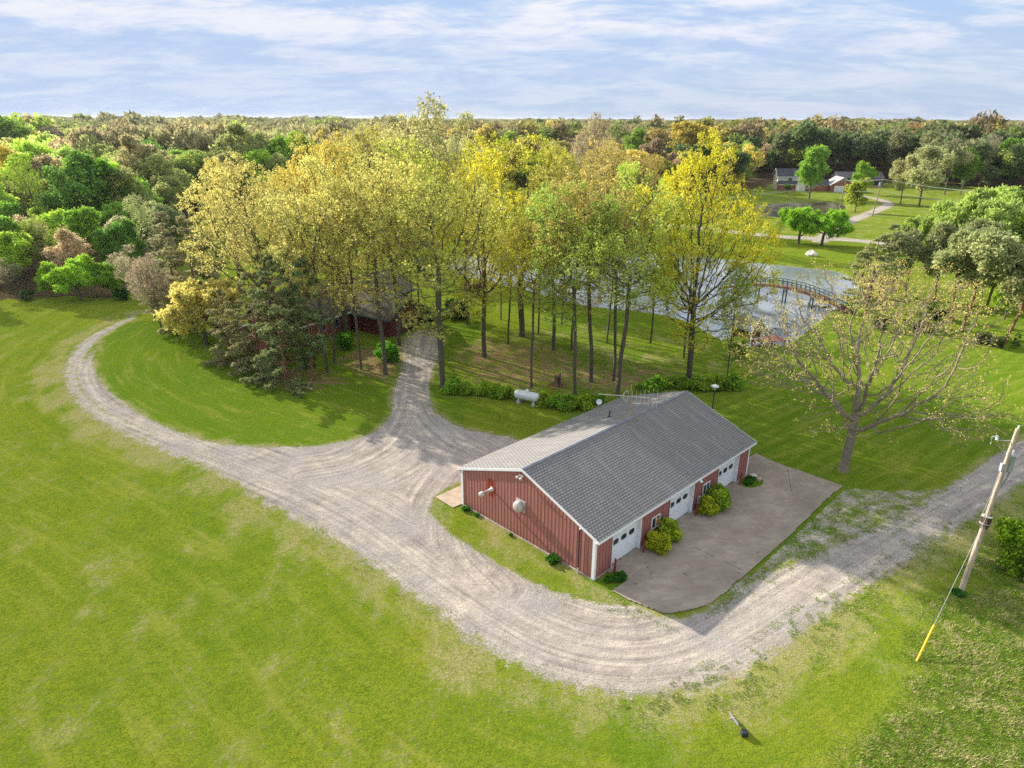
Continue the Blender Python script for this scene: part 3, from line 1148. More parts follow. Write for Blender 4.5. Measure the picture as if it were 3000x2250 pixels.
def build_dish():
    a = empty('satellite_dish', bw_(17.3, BW + .2, 3.1), TH, 'small white satellite dish on the back eave of the red barn', 'satellite dish')
    MB().tube([(0, 0, 0), (.05, .12, .28), (.05, .12, .55)], .022, 8).tube([(.05, .12, .5), (-.25, -.1, .38), (-.42, -.2, .52)], .014, 6).build('arm', M_GREYMETAL, a)
    MB().lathe([(.0, -.03), (.12, -.022), (.22, .0), (.27, .03), (.275, .045), (.21, .02), (.0, -.015)], (.02, .08, .66), (-.62, -.55, .3), 24).build(
        'reflector', M_WHITE, a, True)
    MB().box(-.47, -.39, -.24, -.16, .48, .56).build('receiver', M_GREYMETAL, a)


build_dish()


# ------------------------------------------------------------------ concrete apron
def build_pad():
    poly = [at(1322, 1280), at(1349, 1294), at(1400, 1315), at(1438, 1329), at(1480, 1322), at(1529, 1310), at(1568, 1280), at(1650, 1209), at(1720, 1146), at(1773, 1092),
            at(1823, 1050), at(1765, 1030), at(1700, 1008), at(1660, 993), at(1633, 978), bw_(21.6, 1.5), bw_(BL + .05, 1.5), bw_(BL + .05, .1), bw_(20.6, .24), bw_(19.2, .24), bw_(1.5, .24), bw_(1.2, -.5)]
    P2 = np.array([(p.x, p.y) for p in poly])
    # fine grid clipped to the outline, in barn axes
    us = np.arange(-.5, 29, .09)
    vs_ = np.arange(-8.5, 2.5, .09)
    U, Vv = np.meshgrid(us, vs_)
    X = B0.x + BU.x * U.ravel() + BV.x * Vv.ravel()
    Y = B0.y + BU.y * U.ravel() + BV.y * Vv.ravel()
    P = np.stack([X, Y], 1)
    d = sdf(P, P2)
    jag = vnoise(P, .4, 9) * .035 + vnoise(P, 1.7, 10) * .03
    # planting pockets cut out of the slab
    pockets = [(bw_(20.0, -.95), 1.15, .75), (bw_(.9, -.9), 1.0, .62)]
    for c, rx, ry in pockets:
        rel = P - np.array([c.x, c.y])
        a = rel @ np.array([BU.x, BU.y]) / rx
        b = rel @ np.array([BV.x, BV.y]) / ry
        d = np.minimum(d, (np.hypot(a, b) - 1) * .7)
    d = d + jag
    joints = [[(1475, 1171), (1606, 1234)], [(1641, 1046), (1771, 1092)], [(1485, 1222), (1561, 1257)], [(1700, 1008), (1704, 1030), (1709, 1063)],
              [(1655, 1000), (1643, 1016), (1640, 1046)], [(1553, 1146), (1597, 1168)], [(1338, 1264), (1390, 1222)], [(1540, 1070), (1580, 1090), (1655, 1150)]]
    jd = np.full(len(P), 9.)
    for k, j in enumerate(joints):
        _, t = linedist(P, smooth_line(W(j), 6) if len(j) > 2 else W(j))
        jd = np.minimum(jd, np.abs(t) + (.05 if k > 4 else 0))
    jd = jd + np.abs(vnoise(P, .35, 12)) * .05
    nx = len(us)
    i = (np.arange(len(vs_) - 1)[:, None] * nx + np.arange(nx - 1)[None, :]).ravel()
    F = np.stack([i, i + 1, i + nx + 1, i + nx], 1)
    F = F[(d[F].min(1) > 0)]
    used = np.unique(F)
    re = np.full(len(P), -1)
    re[used] = np.arange(len(used))
    z = .055 - np.clip(.05 - jd, 0, .05) * .5
    V = np.column_stack([P, z])[used]
    m, t, out = mat_new('apron concrete')
    b = nd(t, 'ShaderNodeBsdfDiffuse', inp={'Roughness': .5})
    pos = nd(t, 'ShaderNodeNewGeometry').outputs['Position']
    jn = nd(t, 'ShaderNodeAttribute', attribute_name='joint').outputs['Fac']
    n1 = noise(t, pos, .35, 6, .6)
    n2 = noise(t, mapping(t, pos, (1, 2.2, 1), (0, 0, -TH)), .9, 7, .7)
    n3 = noise(t, pos, 9, 5, .7)
    c = ramp(t, n1, [(.3, (.25, .21, .165)), (.5, (.315, .27, .215)), (.7, (.40, .345, .28))])
    c = mixc(t, mapr(t, n2, .42, .68, 0, .6), c, (.22, .17, .145))
    c = mixc(t, mapr(t, n2, .58, .76, 0, .7), c, (.50, .42, .36))
    c = mixc(t, mapr(t, n3, .50, .75, 0, .45), c, (.13, .11, .11))
    st = noise(t, mapping(t, pos, (1, 1, 1), (0, 0, 0), (5, 3, 0)), 1.7, 3)
    c = mixc(t, mapr(t, st, .64, .72, 0, .5), c, (.09, .075, .07))
    pale = mapr(t, jn, .05, .22, .35, 0)
    c = mixc(t, pale, c, (.42, .35, .29))
    c = mixc(t, mapr(t, jn, .035, .07, .85, 0), c, mixc(t, mapr(t, noise(t, pos, 1.3, 3), .45, .55), (.06, .05, .045), (.06, .11, .02)))
    t.links.new(c, b.inputs[0])
    bp = nd(t, 'ShaderNodeBump', inp={'Strength': .3, 'Distance': .02})
    t.links.new(n3, bp.inputs['Height'])
    t.links.new(bp.outputs[0], b.inputs['Normal'])
    t.links.new(b.outputs[0], out.inputs[0])
    o = np_mesh('concrete_apron', V, re[F], m, attrs={'joint': ('FLOAT', jd[used])}, smooth=True)
    tag(o, kind='structure')
    # small slab behind the far corner of the gable
    mb = MB()
    pts = [bw_(-.0, BW + .1), bw_(-.9, BW + .15), bw_(-.85, BW + 2.4), bw_(2.2, BW + 2.4), bw_(2.2, BW + .1)]
    mb.add([(p.x, p.y, .05) for p in pts], [(0, 1, 2, 3, 4)][::-1])
    o = mb.build('concrete_step', simple('pale concrete', (.33, .27, .20), .9, .2, 2))
    tag(o, kind='structure')


build_pad()

# ------------------------------------------------------------------ small things about the barn
POSTS = [(1.74, -.42, 1.05, 'short dark red post left of the nearest garage door, beside the weeds'), (5.0, -.46, 1.0, 'short rust red post at the left end of the nearest shrub pair'),
         (11.92, -.47, 1.08, 'short red post between the middle garage door and the farther shrub pair'), (18.8, -.46, 1.1, 'short red post right of the farthest garage door')]
for i, (u, v, h, lb) in enumerate(POSTS):
    p = MB().tube([(0, 0, -.1), (0, 0, h)], .075, 12)
    p.lathe([(.075, 0), (.06, .035), (.0, .05)], (0, 0, h), (0, 0, 1), 12)
    o = p.build('bollard', M_POSTRED)
    o.location = bw_(u, v)
    o.rotation_euler = (.02 * (i - 1.5), .03, 0)
    tag(o, lb, 'bollard', 'red posts guarding the garage doors')


def build_tank():
    c0, c1 = at(1510, 1178, 0, 1.0), at(1578, 1192, 0, 1.0)
    mid = (c0 + c1) / 2
    ang = math.atan2(c1.y - c0.y, c1.x - c0.x)
    t = empty('propane_tank', (mid.x, mid.y + .25, 0), ang, 'white horizontal propane tank on two blocks in front of the hedge', 'gas tank')
    prof = []
    R, L = .50, 3.05
    for k in range(9):
        a = math.radians(90 * k / 8)
        prof.append((R * math.sin(a), -L / 2 + R * (1 - math.cos(a))))
    prof += [(r, -h) for r, h in prof[::-1]]
    m, nt_, out = mat_new('spotted white tank paint')
    b = nd(nt_, 'ShaderNodeBsdfPrincipled', inp={'Roughness': .4})
    tc = nd(nt_, 'ShaderNodeTexCoord').outputs['Object']
    sp = nd(nt_, 'ShaderNodeTexVoronoi', inp={'Scale': 7.0})
    nt_.links.new(tc, sp.inputs[0])
    sep = nd(nt_, 'ShaderNodeSeparateXYZ')
    nt_.links.new(tc, sep.inputs[0])
    spots = mth(nt_, 'MULTIPLY', mapr(nt_, sp.outputs[0], .16, .26, 1, 0), mapr(nt_, noise(nt_, tc, 2.5, 3), .42, .55))
    spots = mth(nt_, 'MULTIPLY', spots, mapr(nt_, sep.outputs[2], .85, 1.0))
    nt_.links.new(mixc(nt_, spots, ramp(nt_, noise(nt_, tc, 1.5, 5), [(.3, (.55, .60, .62)), (.7, (.72, .76, .77))]), (.10, .14, .13)), b.inputs['Base Color'])
    nt_.links.new(b.outputs[0], out.inputs[0])
    MB().lathe(prof, (0, 0, .92), (1, 0, 0), 28).build('vessel', m, t, True)
    MB().lathe([(.20, 0), (.20, .16), (.17, .24), (.08, .28), (0, .285)], (0, 0, 1.38), (0, 0, 1), 18).build('dome_cover', M_WHITE, t, True)
    blk = simple('concrete block', (.42, .40, .36), .9, .2, 5)
    for sx in (-.9, .9):
        MB().box(sx - .05, sx + .05, -.28, .28, .25, .55).build('leg', M_WHITE, t)
        MB().box(sx - .22, sx + .22, -.42, .42, -.02, .25).build('block', blk, t)


build_tank()


def build_stump():
    p = at(1205, 835)
    st = empty('tree_stump', p, .4, 'tall split dead stump standing in the leaf litter of the grove', 'stump')
    rng = np.random.RandomState(5)
    n, rows = 26, 9
    vs_, fs_ = [], []
    for j in range(rows):
        t = j / (rows - 1)
        for k in range(n):
            a = 2 * math.pi * k / n
            r = .34 + .22 * (1 - t) ** 3 + .05 * math.sin(5 * a) + .03 * math.sin(9 * a + 2)
            top = 1.25 + .28 * math.sin(2 * a + 1) + .17 * math.sin(5 * a) - (.75 if abs(((a - 4.6 + math.pi) % (2 * math.pi)) - math.pi) < .28 else 0)
            vs_.append((r * math.cos(a), r * math.sin(a), t * top - .05))
    for k in range(n):
        x, y, z = vs_[(rows - 1) * n + k]
        vs_.append((x * .62, y * .62, z - .12))
    for k in range(n):
        x, y, z = vs_[(rows - 1) * n + k]
        vs_.append((x * .5, y * .5, .45))
    for j in range(rows + 1):
        for k in range(n):
            fs_.append((j * n + k, j * n + (k + 1) % n, (j + 1) * n + (k + 1) % n, (j + 1) * n + k))
    fs_.append(tuple(range((rows + 1) * n, (rows + 2) * n)))
    MB().add(vs_, fs_).build('stump_wood', simple('weathered stump', (.16, .105, .085), .95, .6, 7, bump=.8, stretch=(3, 3, .5)), st)
    w = MB()
    for k in range(60):
        a, r = rng.rand() * 6.28, .5 + rng.rand() * .65
        x, y = r * math.cos(a), r * math.sin(a)
        s = .05 + rng.rand() * .07
        b = rng.rand() * 3
        w.beam((x, y, .02), (x + s * 2 * math.cos(b), y + s * 2 * math.sin(b), .05 + rng.rand() * .05), s, .02)
    w.build('rotted_chips', simple('rotted wood', (.20, .07, .04), .95, .5, 9), st)


build_stump()


def rock(name, p, r, label, group=None, seed=1, flat=.6, col=(.50, .47, .43)):
    rng = np.random.RandomState(seed)
    vs_, fs_ = [], []
    n, m = 14, 8
    ph = rng.rand(6) * 6
    for j in range(m + 1):
        el = math.pi * j / m - math.pi / 2
        for k in range(n):
            a = 2 * math.pi * k / n
            rr_ = r * (1 + .16 * math.sin(2 * a + ph[0]) + .1 * math.sin(3 * a + ph[1] + el * 2) + .08 * math.sin(4 * el + ph[2]))
            vs_.append((rr_ * math.cos(el) * math.cos(a) * 1.2, rr_ * math.cos(el) * math.sin(a), rr_ * math.sin(el) * flat))
    for j in range(m):
        for k in range(n):
            fs_.append((j * n + k, j * n + (k + 1) % n, (j + 1) * n + (k + 1) % n, (j + 1) * n + k))
    o = MB().add(vs_, fs_).build(name, simple('rock', col, .9, .25, 2.5 / r, bump=.5))
    o.location = (p.x, p.y, p.z + r * flat * .35)
    return tag(o, label, 'rock', group)


rock('boulder', at(1134, 0, 0) if False else at((2000 + .452 * 835) / S, (250 + .452 * 1105) / S), 1.0, 'large pale boulder alone on the lawn beyond the arched bridge', seed=3, flat=.85, col=(.62, .58, .52))
rock('rock', bw_(20.9, -.55), .33, 'grey rock in the weed bed at the far corner of the red barn', seed=4)
rock('rock', bw_(20.9, -1.15), .26, 'tan rock in front of the grey one at the far barn corner', seed=6, col=(.42, .32, .24))


def build_lamp():
    q = at((1650 + 1970 * .226) / S, (1100 + 130 * .226) / S, 3.6)
    t = empty('yard_lamp', (q.x, q.y, 0), 0, 'dark lamp post with a pale mushroom head behind the barn roof', 'lamp post')
    MB().tube([(0, 0, -.05), (0, 0, 3.1)], [.07, .05], 10).build('post', M_DARKMETAL, t)
    gl = simple('opal glass', (.62, .60, .55), .35, .08, 3)
    MB().lathe([(.09, 0), (.13, .12), (.17, .36), (.17, .38)], (0, 0, 3.1), (0, 0, 1), 16).build('globe', gl, t, True)
    MB().lathe([(.40, 0), (.42, .03), (.34, .12), (.15, .20), (.05, .23), (.04, .30), (0, .31)], (0, 0, 3.48), (0, 0, 1), 24).build('lamp_cap', M_WHITE, t, True)


build_lamp()


def build_pole():
    base = at(2075, 1278)
    zt = 11.3
    top = at(2199, 926, zt)
    pole = empty('utility_pole', base, 0, 'tall tan wooden utility pole leaning beside the gravel road on the right', 'utility pole')
    T = top - base
    wood = simple('weathered pole wood', (.33, .255, .19), .9, .35, 3.0, tint2=(.43, .36, .29), bump=.5, stretch=(4, 4, .4))
    MB().tube([Vector((0, 0, -.2)), T * .5, T], [.17, .145, .115], 14).build('shaft', wood, pole)

    def on(f):
        return T * f
    n = T.normalized()
    cl = on(.455)
    # old insulator collar with boards half way up
    c = MB()
    for k in range(9):
        a = 2 * math.pi * k / 9
        o_ = Vector((math.cos(a), math.sin(a), 0)) * .25
        c.beam(cl + o_ - n * (.42 + .1 * math.sin(k * 3)), cl + o_ + n * (.32 + .06 * math.cos(k * 5)), .12, .05)
    c.build('timber_collar', simple('dark timber', (.085, .055, .04), .95, .6, 8), pole)
    b = MB()
    b.lathe([(.29, 0), (.31, .0), (.31, .05), (.29, .05)], cl + n * .28, n, 16)
    b.lathe([(.29, 0), (.31, .0), (.31, .05), (.29, .05)], cl - n * .2, n, 16)
    b.build('steel_band', M_GALV, pole)
    # guy wire with yellow guard
    anc = at(1980, 1428) - base
    g0 = on(.50)
    MB().tube([g0, anc], .014, 5).build('guy_wire', M_GREYMETAL, pole)
    d = (g0 - anc).normalized()
    MB().tube([anc - d * .05, anc + d * 2.5], .055, 10).build('guy_guard', simple('yellow plastic', (.80, .50, .02), .5, .08), pole)
    # transformer can, cut-outs, cables
    side = Vector((.8, .45, 0)).normalized()
    tc = on(.80) + side * .42
    tr = MB().lathe([(.0, -.62), (.24, -.62), (.26, -.56), (.26, .42), (.28, .44), (.28, .50), (.12, .58), (0, .6)], tc, (0, 0, 1), 20).build('transformer', M_GREYMETAL, pole, True)
    MB().beam(on(.83), tc + Vector((0, 0, .25)), .06, .08).beam(on(.77), tc - Vector((0, 0, .3)), .06, .08).build('bracket', M_GALV, tr)
    MB().lathe([(.05, 0), (.09, .05), (.05, .1), (.09, .15), (.04, .2)], tc + Vector((.05, 0, .58)), (0, 0, 1), 10).build('bushing', M_WHITE, tr, True)
    sag = [tc + side * .25 + Vector((0, 0, .3)), tc + side * .42 + Vector((0, 0, -.3)), tc + side * .25 + Vector((0, 0, -1.1)), tc + side * -.1 + Vector((0, 0, -1.55)), on(.62)]
    MB().tube([Vector(p) for p in smooth_line3(sag)], .022, 6).build('cable', M_DARKMETAL, pole)
    sag = [tc + side * .2 + Vector((.1, 0, .3)), tc + side * .5 + Vector((.05, 0, -.4)), tc + side * .33 + Vector((0, 0, -1.2)), tc + side * -.05 + Vector((0, 0, -1.7)), on(.61)]
    MB().tube([Vector(p) for p in smooth_line3(sag)], .018, 6).build('cable', M_DARKMETAL, pole)
    co = MB()
    s2 = Vector((-.75, .3, 0)).normalized()
    cc = on(.92) + s2 * .85
    co.tube([on(.93), cc], .02, 6)
    co.build('cutout_arm', M_GALV, pole)
    ins = simple('porcelain', (.60, .62, .66), .3, .06)
    i1 = MB().lathe([(.03, 0), (.10, .04), (.05, .08), (.10, .14), (.05, .18), (.10, .24), (.03, .3)], cc, (0, .2, 1), 12)
    i1.tube([cc + Vector((0, 0, .28)), cc + Vector((-.34, 0, .26)), cc + Vector((-.30, 0, -.25))], .028, 6)
    i1.build('insulator', ins, pole)
    MB().box(on(.78).x - .24, on(.78).x - .12, on(.78).y - .1, on(.78).y + .1, on(.78).z - .3, on(.78).z + .22).build('grey_box', M_GREYMETAL, pole)
    MB().tube([on(.76) + s2 * .17, on(.60) + s2 * .18, on(.47) + s2 * .3], .014, 5).build('ground_wire', M_GALV, pole)
    i2 = MB().lathe([(.03, 0), (.07, .05), (.04, .1), (.07, .15), (.03, .2)], on(1.0) + Vector((.02, 0, 0)), (0, 0, 1), 10)
    i2.build('insulator', ins, pole)
    # line wire off to the right
    w = []
    e0, e1 = top + Vector((0, 0, .15)), at(2700, 700, 11.0)
    for k in range(13):
        f = k / 12
        w.append(e0.lerp(e1, f) - Vector((0, 0, 1.3 * 4 * f * (1 - f))))
    tag(MB().tube(w, .014, 5).build('power_line', M_GREYMETAL), 'thin overhead wire running off right from the leaning utility pole', 'wire')


def smooth_line3(pts, n=5):
    P = [Vector(p) for p in pts]
    out = []
    for i in range(len(P) - 1):
        p0, p1, p2, p3 = P[max(i - 1, 0)], P[i], P[i + 1], P[min(i + 2, len(P) - 1)]
        for k in range(n):
            t = k / n
            out.append(.5 * ((2 * p1) + (p2 - p0) * t + (2 * p0 - 5 * p1 + 4 * p2 - p3) * t * t + (3 * p1 - p0 - 3 * p2 + p3) * t ** 3))
    out.append(P[-1])
    return out


build_pole()


def build_marker():
    a, b = at(2136, 2090, 0, 1.0), at(2166, 2160, 0, 1.0)
    t = empty('marker_post', (a.x, a.y, 0), 0, 'narrow grey marker board tipped over in the weeds at the bottom edge of the picture', 'marker')
    d = b - a
    MB().beam((0, 0, .03), (d.x * .8, d.y * .8, .5), .03, .16).build('board', simple('dull grey metal', (.16, .17, .19), .7, .3, 6), t)
    MB().box(d.x + .10, d.x + .42, d.y - .02, d.y + .22, .02, .30).build('base_block', M_DARKMETAL, t)
    MB().beam((-.06, -.3, .0), (d.x * .45, d.y * .45, .42), .025, .025).build('stay', M_GALV, t)


build_marker()
o = MB().tube([(0, 0, -.05), (0, 0, 1.0)], .02, 6).build('thin_stake', M_DARKMETAL)
o.location = at(1463, 1238, 0, 1.0)
tag(o, 'thin dark stake in the shaded grass between drive and propane tank', 'stake')


# ------------------------------------------------------------------ bridge, playhouse and dock by the pond
def build_bridge():
    p1, p2 = at(2296, 882, 0, 1.0), at(2375, 897, 0, 1.0)
    d = (p2 - p1)
    sp = d.length
    d.normalize()
    n = Vector((-d.y, d.x, 0))
    h1 = height_of(p1, 836 / S)
    h2 = height_of(p2, 853 / S)
    x0, x1 = -2.35 * sp, 1.9 * sp
    hm = 2.57
    x0, x1 = -12.0, 11.6
    br = empty('foot_bridge', p1, math.atan2(d.y, d.x), 'arched wooden footbridge with green railings over the pond', 'bridge')

    def z(x):
        f = (x - x0) / (x1 - x0) * 2 - 1
        return .25 + (hm - .25) * (1 - abs(f) ** 1.9)
    red = simple('red brown deck boards', (.15, .07, .06), .85, .3, 6)
    grn = simple('dark green railing paint', (.03, .06, .05), .7, .3, 6)
    dk = MB()
    N = 46
    for i in range(N):
        a, b = x0 + (x1 - x0) * i / N, x0 + (x1 - x0) * (i + .94) / N
        za, zb = z(a), z(b)
        for lo, hi, yy0, yy1 in ((-.06, 0, -.75, .75), (-.34, -.06, -.80, -.70), (-.34, -.06, .70, .80)):
            bb = x0 + (x1 - x0) * (i + 1) / N if lo < -.1 else b
            zb2 = z(bb)
            dk.add([(a, yy0, za + lo), (bb, yy0, zb2 + lo), (bb, yy1, zb2 + lo), (a, yy1, za + lo), (a, yy0, za + hi), (bb, yy0, zb2 + hi), (bb, yy1, zb2 + hi), (a, yy1, za + hi)],
                   [(0, 3, 2, 1), (4, 5, 6, 7), (0, 1, 5, 4), (1, 2, 6, 5), (2, 3, 7, 6), (3, 0, 4, 7)])
    dk.build('deck', red, br)
    for s in (-.76, .76):
        r = MB()
        M = 30
        for i in range(M + 1):
            x = x0 + (x1 - x0) * i / M
            r.box(x - .04, x + .04, s - .04, s + .04, z(x) - .1, z(x) + 1.02)
            if i < M:
                xb = x0 + (x1 - x0) * (i + 1) / M
                for hh in (1.0, .55):
                    r.beam((x, s, z(x) + hh), (xb, s, z(xb) + hh), .06, .09)
        r.build('railing', grn, br)
    for px in (-sp * 1.05, 0, sp):
        t = MB()
        for s in (-.6, .6):
            t.box(px - .09, px + .09, s - .09, s + .09, -1.6, z(px) - .3)
        t.beam((px, -.6, z(px) - 1.3), (px, .6, z(px) - .5), .05, .08)
        t.beam((px + .06, .6, z(px) - 1.3), (px + .06, -.6, z(px) - .5), .05, .08)
        t.build('trestle', grn, br)


build_bridge()


def build_playhouse():
    p = at(2186, 1003, 0, 1.0)
    g = empty('playhouse', p, .55, 'small steep roofed playhouse on white posts beside the pond', 'playhouse')
    w, l, zf, ze, zr = 1.25, 1.7, .5, 2.4, 3.95
    wm = simple('white timber', (.72, .70, .64), .8, .15, 5)
    ps = MB()
    for x in (-w + .1, w - .1):
        for y in (-l + .1, l - .1):
            ps.box(x - .08, x + .08, y - .08, y + .08, -.1, ze)
    ps.box(-w, w, -l + .04, -l + .12, .95, 1.08)
    ps.box(-w, w, -l + .04, -l + .12, ze - .12, ze)
    ps.build('posts', wm, g)
    MB().box(-w, w, -l, l, zf - .08, zf).build('floor', simple('grey deck', (.20, .17, .15), .9), g)
    MB().prism([(-w + .15, zf), (w - .15, zf), (w - .15, ze), (0, zr - .25), (-w + .15, ze)], 1, -l + .35, l - .1).build('body', simple('dark red boards', (.12, .04, .03), .85, .3, 5), g)
    sh = simple('slate grey roof', (.09, .11, .14), .9, .3, 5)
    for s in (-1, 1):
        MB().prism([(s * (w + .22), ze - .22), (0, zr), (0, zr - .09), (s * (w + .22), ze - .33)][::s], 1, -l - .2, l + .3).build('roof_slope', sh, g)
    tr = MB()
    for s in (-1, 1):
        tr.beam((s * (w + .24), -l - .23, ze - .28), (0, -l - .23, zr - .03), .05, .15)
    tr.beam((-.5, -l - .2, ze + .35), (.5, -l - .2, ze + .35), .05, .07)
    tr.beam((0, -l - .2, ze + .35), (0, -l - .2, zr - .1), .05, .07)
    tr.build('gable_trim', wm, g)
    c = at(2262, 998, 0, 1.0)
    d = empty('pond_dock', c, .35, 'small brick red dock with dark railing at the pond edge beside the playhouse', 'dock')
    MB().box(-2.6, 1.6, -1.1, 1.3, .22, .34).build('platform', simple('brick red boards', (.34, .14, .11), .85, .2, 4), d)
    r = MB()
    for a, b in (((-2.6, 1.3), (1.6, 1.3)), ((1.6, 1.3), (1.6, -1.1))):
        A_, B_ = Vector((*a, 0)), Vector((*b, 0))
        r.beam(A_ + Vector((0, 0, 1.25)), B_ + Vector((0, 0, 1.25)), .08, .08)
        L = (B_ - A_).length
        k = int(L / .22)
        for i in range(k + 1):
            q = A_.lerp(B_, i / k)
            r.box(q.x - .025, q.x + .025, q.y - .025, q.y + .025, .34, 1.25)
    r.build('railing', simple('dark green rail', (.03, .05, .045), .7), d)
    s = MB()
    for x, y in ((-2.4, 1.1), (1.4, 1.1), (1.4, -.9), (-2.4, -.9)):
        s.box(x - .08, x + .08, y - .08, y + .08, -1.5, .22)
    s.build('piles', simple('dark pile', (.05, .045, .04), .9), d)
    # second landing under the bridge end
    c = at(2400, 902, 0, 1.0)
    d = empty('landing', c, -.3, 'low dark landing stage under the right end of the arched bridge', 'dock')
    MB().box(-1.8, 1.8, -.6, .6, .15, .25).build('platform', simple('dark landing boards', (.06, .055, .05), .9), d)
    s = MB()
    for i in range(7):
        s.box(-1.8 + i * .6 - .04, -1.8 + i * .6 + .04, -.64, -.56, -1.2, .95)
    s.build('posts', simple('dark landing posts', (.05, .05, .045), .9), d)


build_playhouse()


# ------------------------------------------------------------------ houses
def house_block(root, x0, x1, y0, y1, ze, zr, wall, roofm, ov=.45, ridge='x', trim=None, names=('wall', 'roof')):
    """gabled block; ridge along x or y, local axes of root"""
    mb = MB()
    if ridge == 'x':
        ym = (y0 + y1) / 2
        mb.prism([(y0, -.1), (y1, -.1), (y1, ze), (ym, zr), (y0, ze)], 0, x0, x1)
    else:
        xm = (x0 + x1) / 2
        mb.prism([(x0, -.1), (x1, -.1), (x1, ze), (xm, zr), (x0, ze)], 1, y0, y1)
    wo = mb.build(names[0], wall, root)
    if ridge == 'x':
        h = (y1 - y0) / 2
        k = (zr - ze) / h
        a, b, lo, hi, mid = y0, y1, x0 - ov, x1 + ov, ym
    else:
        h = (x1 - x0) / 2
        k = (zr - ze) / h
        a, b, lo, hi, mid = x0, x1, y0 - ov, y1 + ov, xm
    me = bpy.data.meshes.new(names[1])
    vs_, fs_ = [], []
    for e in (a - ov, b + ov):
        for th in (.06, .24):
            vs_ += [(e, lo, ze - k * ov + th), (e, hi, ze - k * ov + th), (mid, hi, zr + th), (mid, lo, zr + th)]
    if ridge == 'x':
        vs_ = [(v[1], v[0], v[2]) for v in vs_]
    for q in (0, 8):
        fs_ += [(q, q + 1, q + 2, q + 3), (q + 4, q + 5, q + 6, q + 7), (q, q + 1, q + 5, q + 4), (q, q + 3, q + 7, q + 4), (q + 1, q + 2, q + 6, q + 5)]
    me.from_pydata(vs_, [], fs_)
    l = me.uv_layers.new(name='uv')
    for j, lp in enumerate(me.loops):
        v = me.vertices[lp.vertex_index].co
        l.data[j].uv = (v.x, math.hypot(v.y - (ym if ridge == 'x' else 0), v.z) if ridge == 'x' else 0) if ridge == 'x' else (v.y, math.hypot(v.x - mid, v.z))
    me.materials.append(roofm)
    ro = bpy.data.objects.new(names[1], me)
    C.objects.link(ro)
    ro.parent = root
    if trim:
        t = MB()
        for e in (a - ov, b + ov):
            s = -1 if e < mid else 1
            if ridge == 'x':
                t.box(lo, hi, *sorted((e, e + s * .04)), ze - k * ov - .02, ze - k * ov + .22)
            else:
                t.box(*sorted((e, e + s * .04)), lo, hi, ze - k * ov - .02, ze - k * ov + .22)
        for g in (lo - .04, hi):
            prof = [(a - ov, ze - k * ov + .02), (mid, zr + .02), (b + ov, ze - k * ov + .02), (b + ov, ze - k * ov + .25), (mid, zr + .26), (a - ov, ze - k * ov + .25)]
            t.prism(prof, 0 if ridge == 'x' else 1, g, g + .04)
        t.build('trim', trim, root)
    return wo


def win(root, wall_axis, pos, c, z, w, h, frame, sgn=-1):
    """window on a wall plane; wall_axis 'x' means the plane x=pos"""
    f, g = MB(), MB()
    if wall_axis == 'y':
        f.box(c - w / 2, c + w / 2, *sorted((pos, pos + sgn * .05)), z, z + h)
        g.box(c - w / 2 + .08, c + w / 2 - .08, *sorted((pos + sgn * .05, pos + sgn * .06)), z + .08, z + h - .08)
    else:
        f.box(*sorted((pos, pos + sgn * .05)), c - w / 2, c + w / 2, z, z + h)
        g.box(*sorted((pos + sgn * .05, pos + sgn * .06)), c - w / 2 + .08, c + w / 2 - .08, z + .08, z + h - .08)
    fo = f.build('window', frame, root)
    g.build('pane', M_GLASS, fo)


M_SHBROWN = shingle_material('mossy brown shingles', (.27, .25, .21), (.15, .14, .125), (.06, .055, .05), .2, .4, .5)
M_SHDARK = shingle_material('charcoal shingles', (.085, .09, .11), (.05, .055, .07), (.03, .03, .04), .25, .5)
M_BRICK = simple('red brick', (.32, .12, .085), .9, .25, 3)
M_DKRED = simple('dark red boards', (.11, .025, .022), .85, .3, 3, stretch=(6, 6, .5))
M_GREENTRIM = simple('green trim', (.04, .09, .07), .6, .1)


def build_grove_house():
    c = at(1145, 942, 2.5, 1.0)
    b = at(1256, 903, 2.5, 1.0)
    d = Vector((b.x - c.x, b.y - c.y, 0)).normalized()
    wd = (Vector((b.x, b.y, 0)) - Vector((c.x, c.y, 0))).length
    r = empty('grove_house', (c.x, c.y, 0), math.atan2(d.y, d.x), 'rambling dark red house with brown shingle roofs hidden among the oaks', 'house')
    house_block(r, .4, wd - .4, .6, 9, 2.6, 4.7, M_DKRED, M_SHBROWN, .5, 'y', M_GREENTRIM, ('garage_wall', 'garage_roof'))
    dm = simple('dark garage door', (.10, .05, .045), .7)
    MB().box(wd / 2 - 2.4, wd / 2 + 2.4, .54, .6, 0, 2.2).build('garage_door', dm, r)
    house_block(r, -9.5, .4, 8.2, 18, 3.0, 6.3, M_BRICK, M_SHBROWN, .6, 'x', M_WHITE)
    house_block(r, .8, wd + 7, 9.05, 17.2, 3.0, 5.7, M_DKRED, M_SHBROWN, .6, 'x', M_GREENTRIM, ('wing_wall', 'wing_roof'))
    house_block(r, -13.2, -9.6, 10, 15, 2.4, 3.4, M_BRICK, M_SHBROWN, .4, 'x', M_WHITE, ('porch_wall', 'porch_roof'))
    for x in (-7.6, -5, -2.4):
        win(r, 'y', 8.2, x, 1.0, 1.3, 1.2, M_WHITE)
    for x in (wd + 1.6, wd + 4.4):
        win(r, 'y', 9.05, x, 1.0, 1.3, 1.2, M_WHITE)
    MB().box(-4.6, -3.6, 13.6, 14.6, 5.5, 7.4).build('chimney', M_BRICK, r)


build_grove_house()


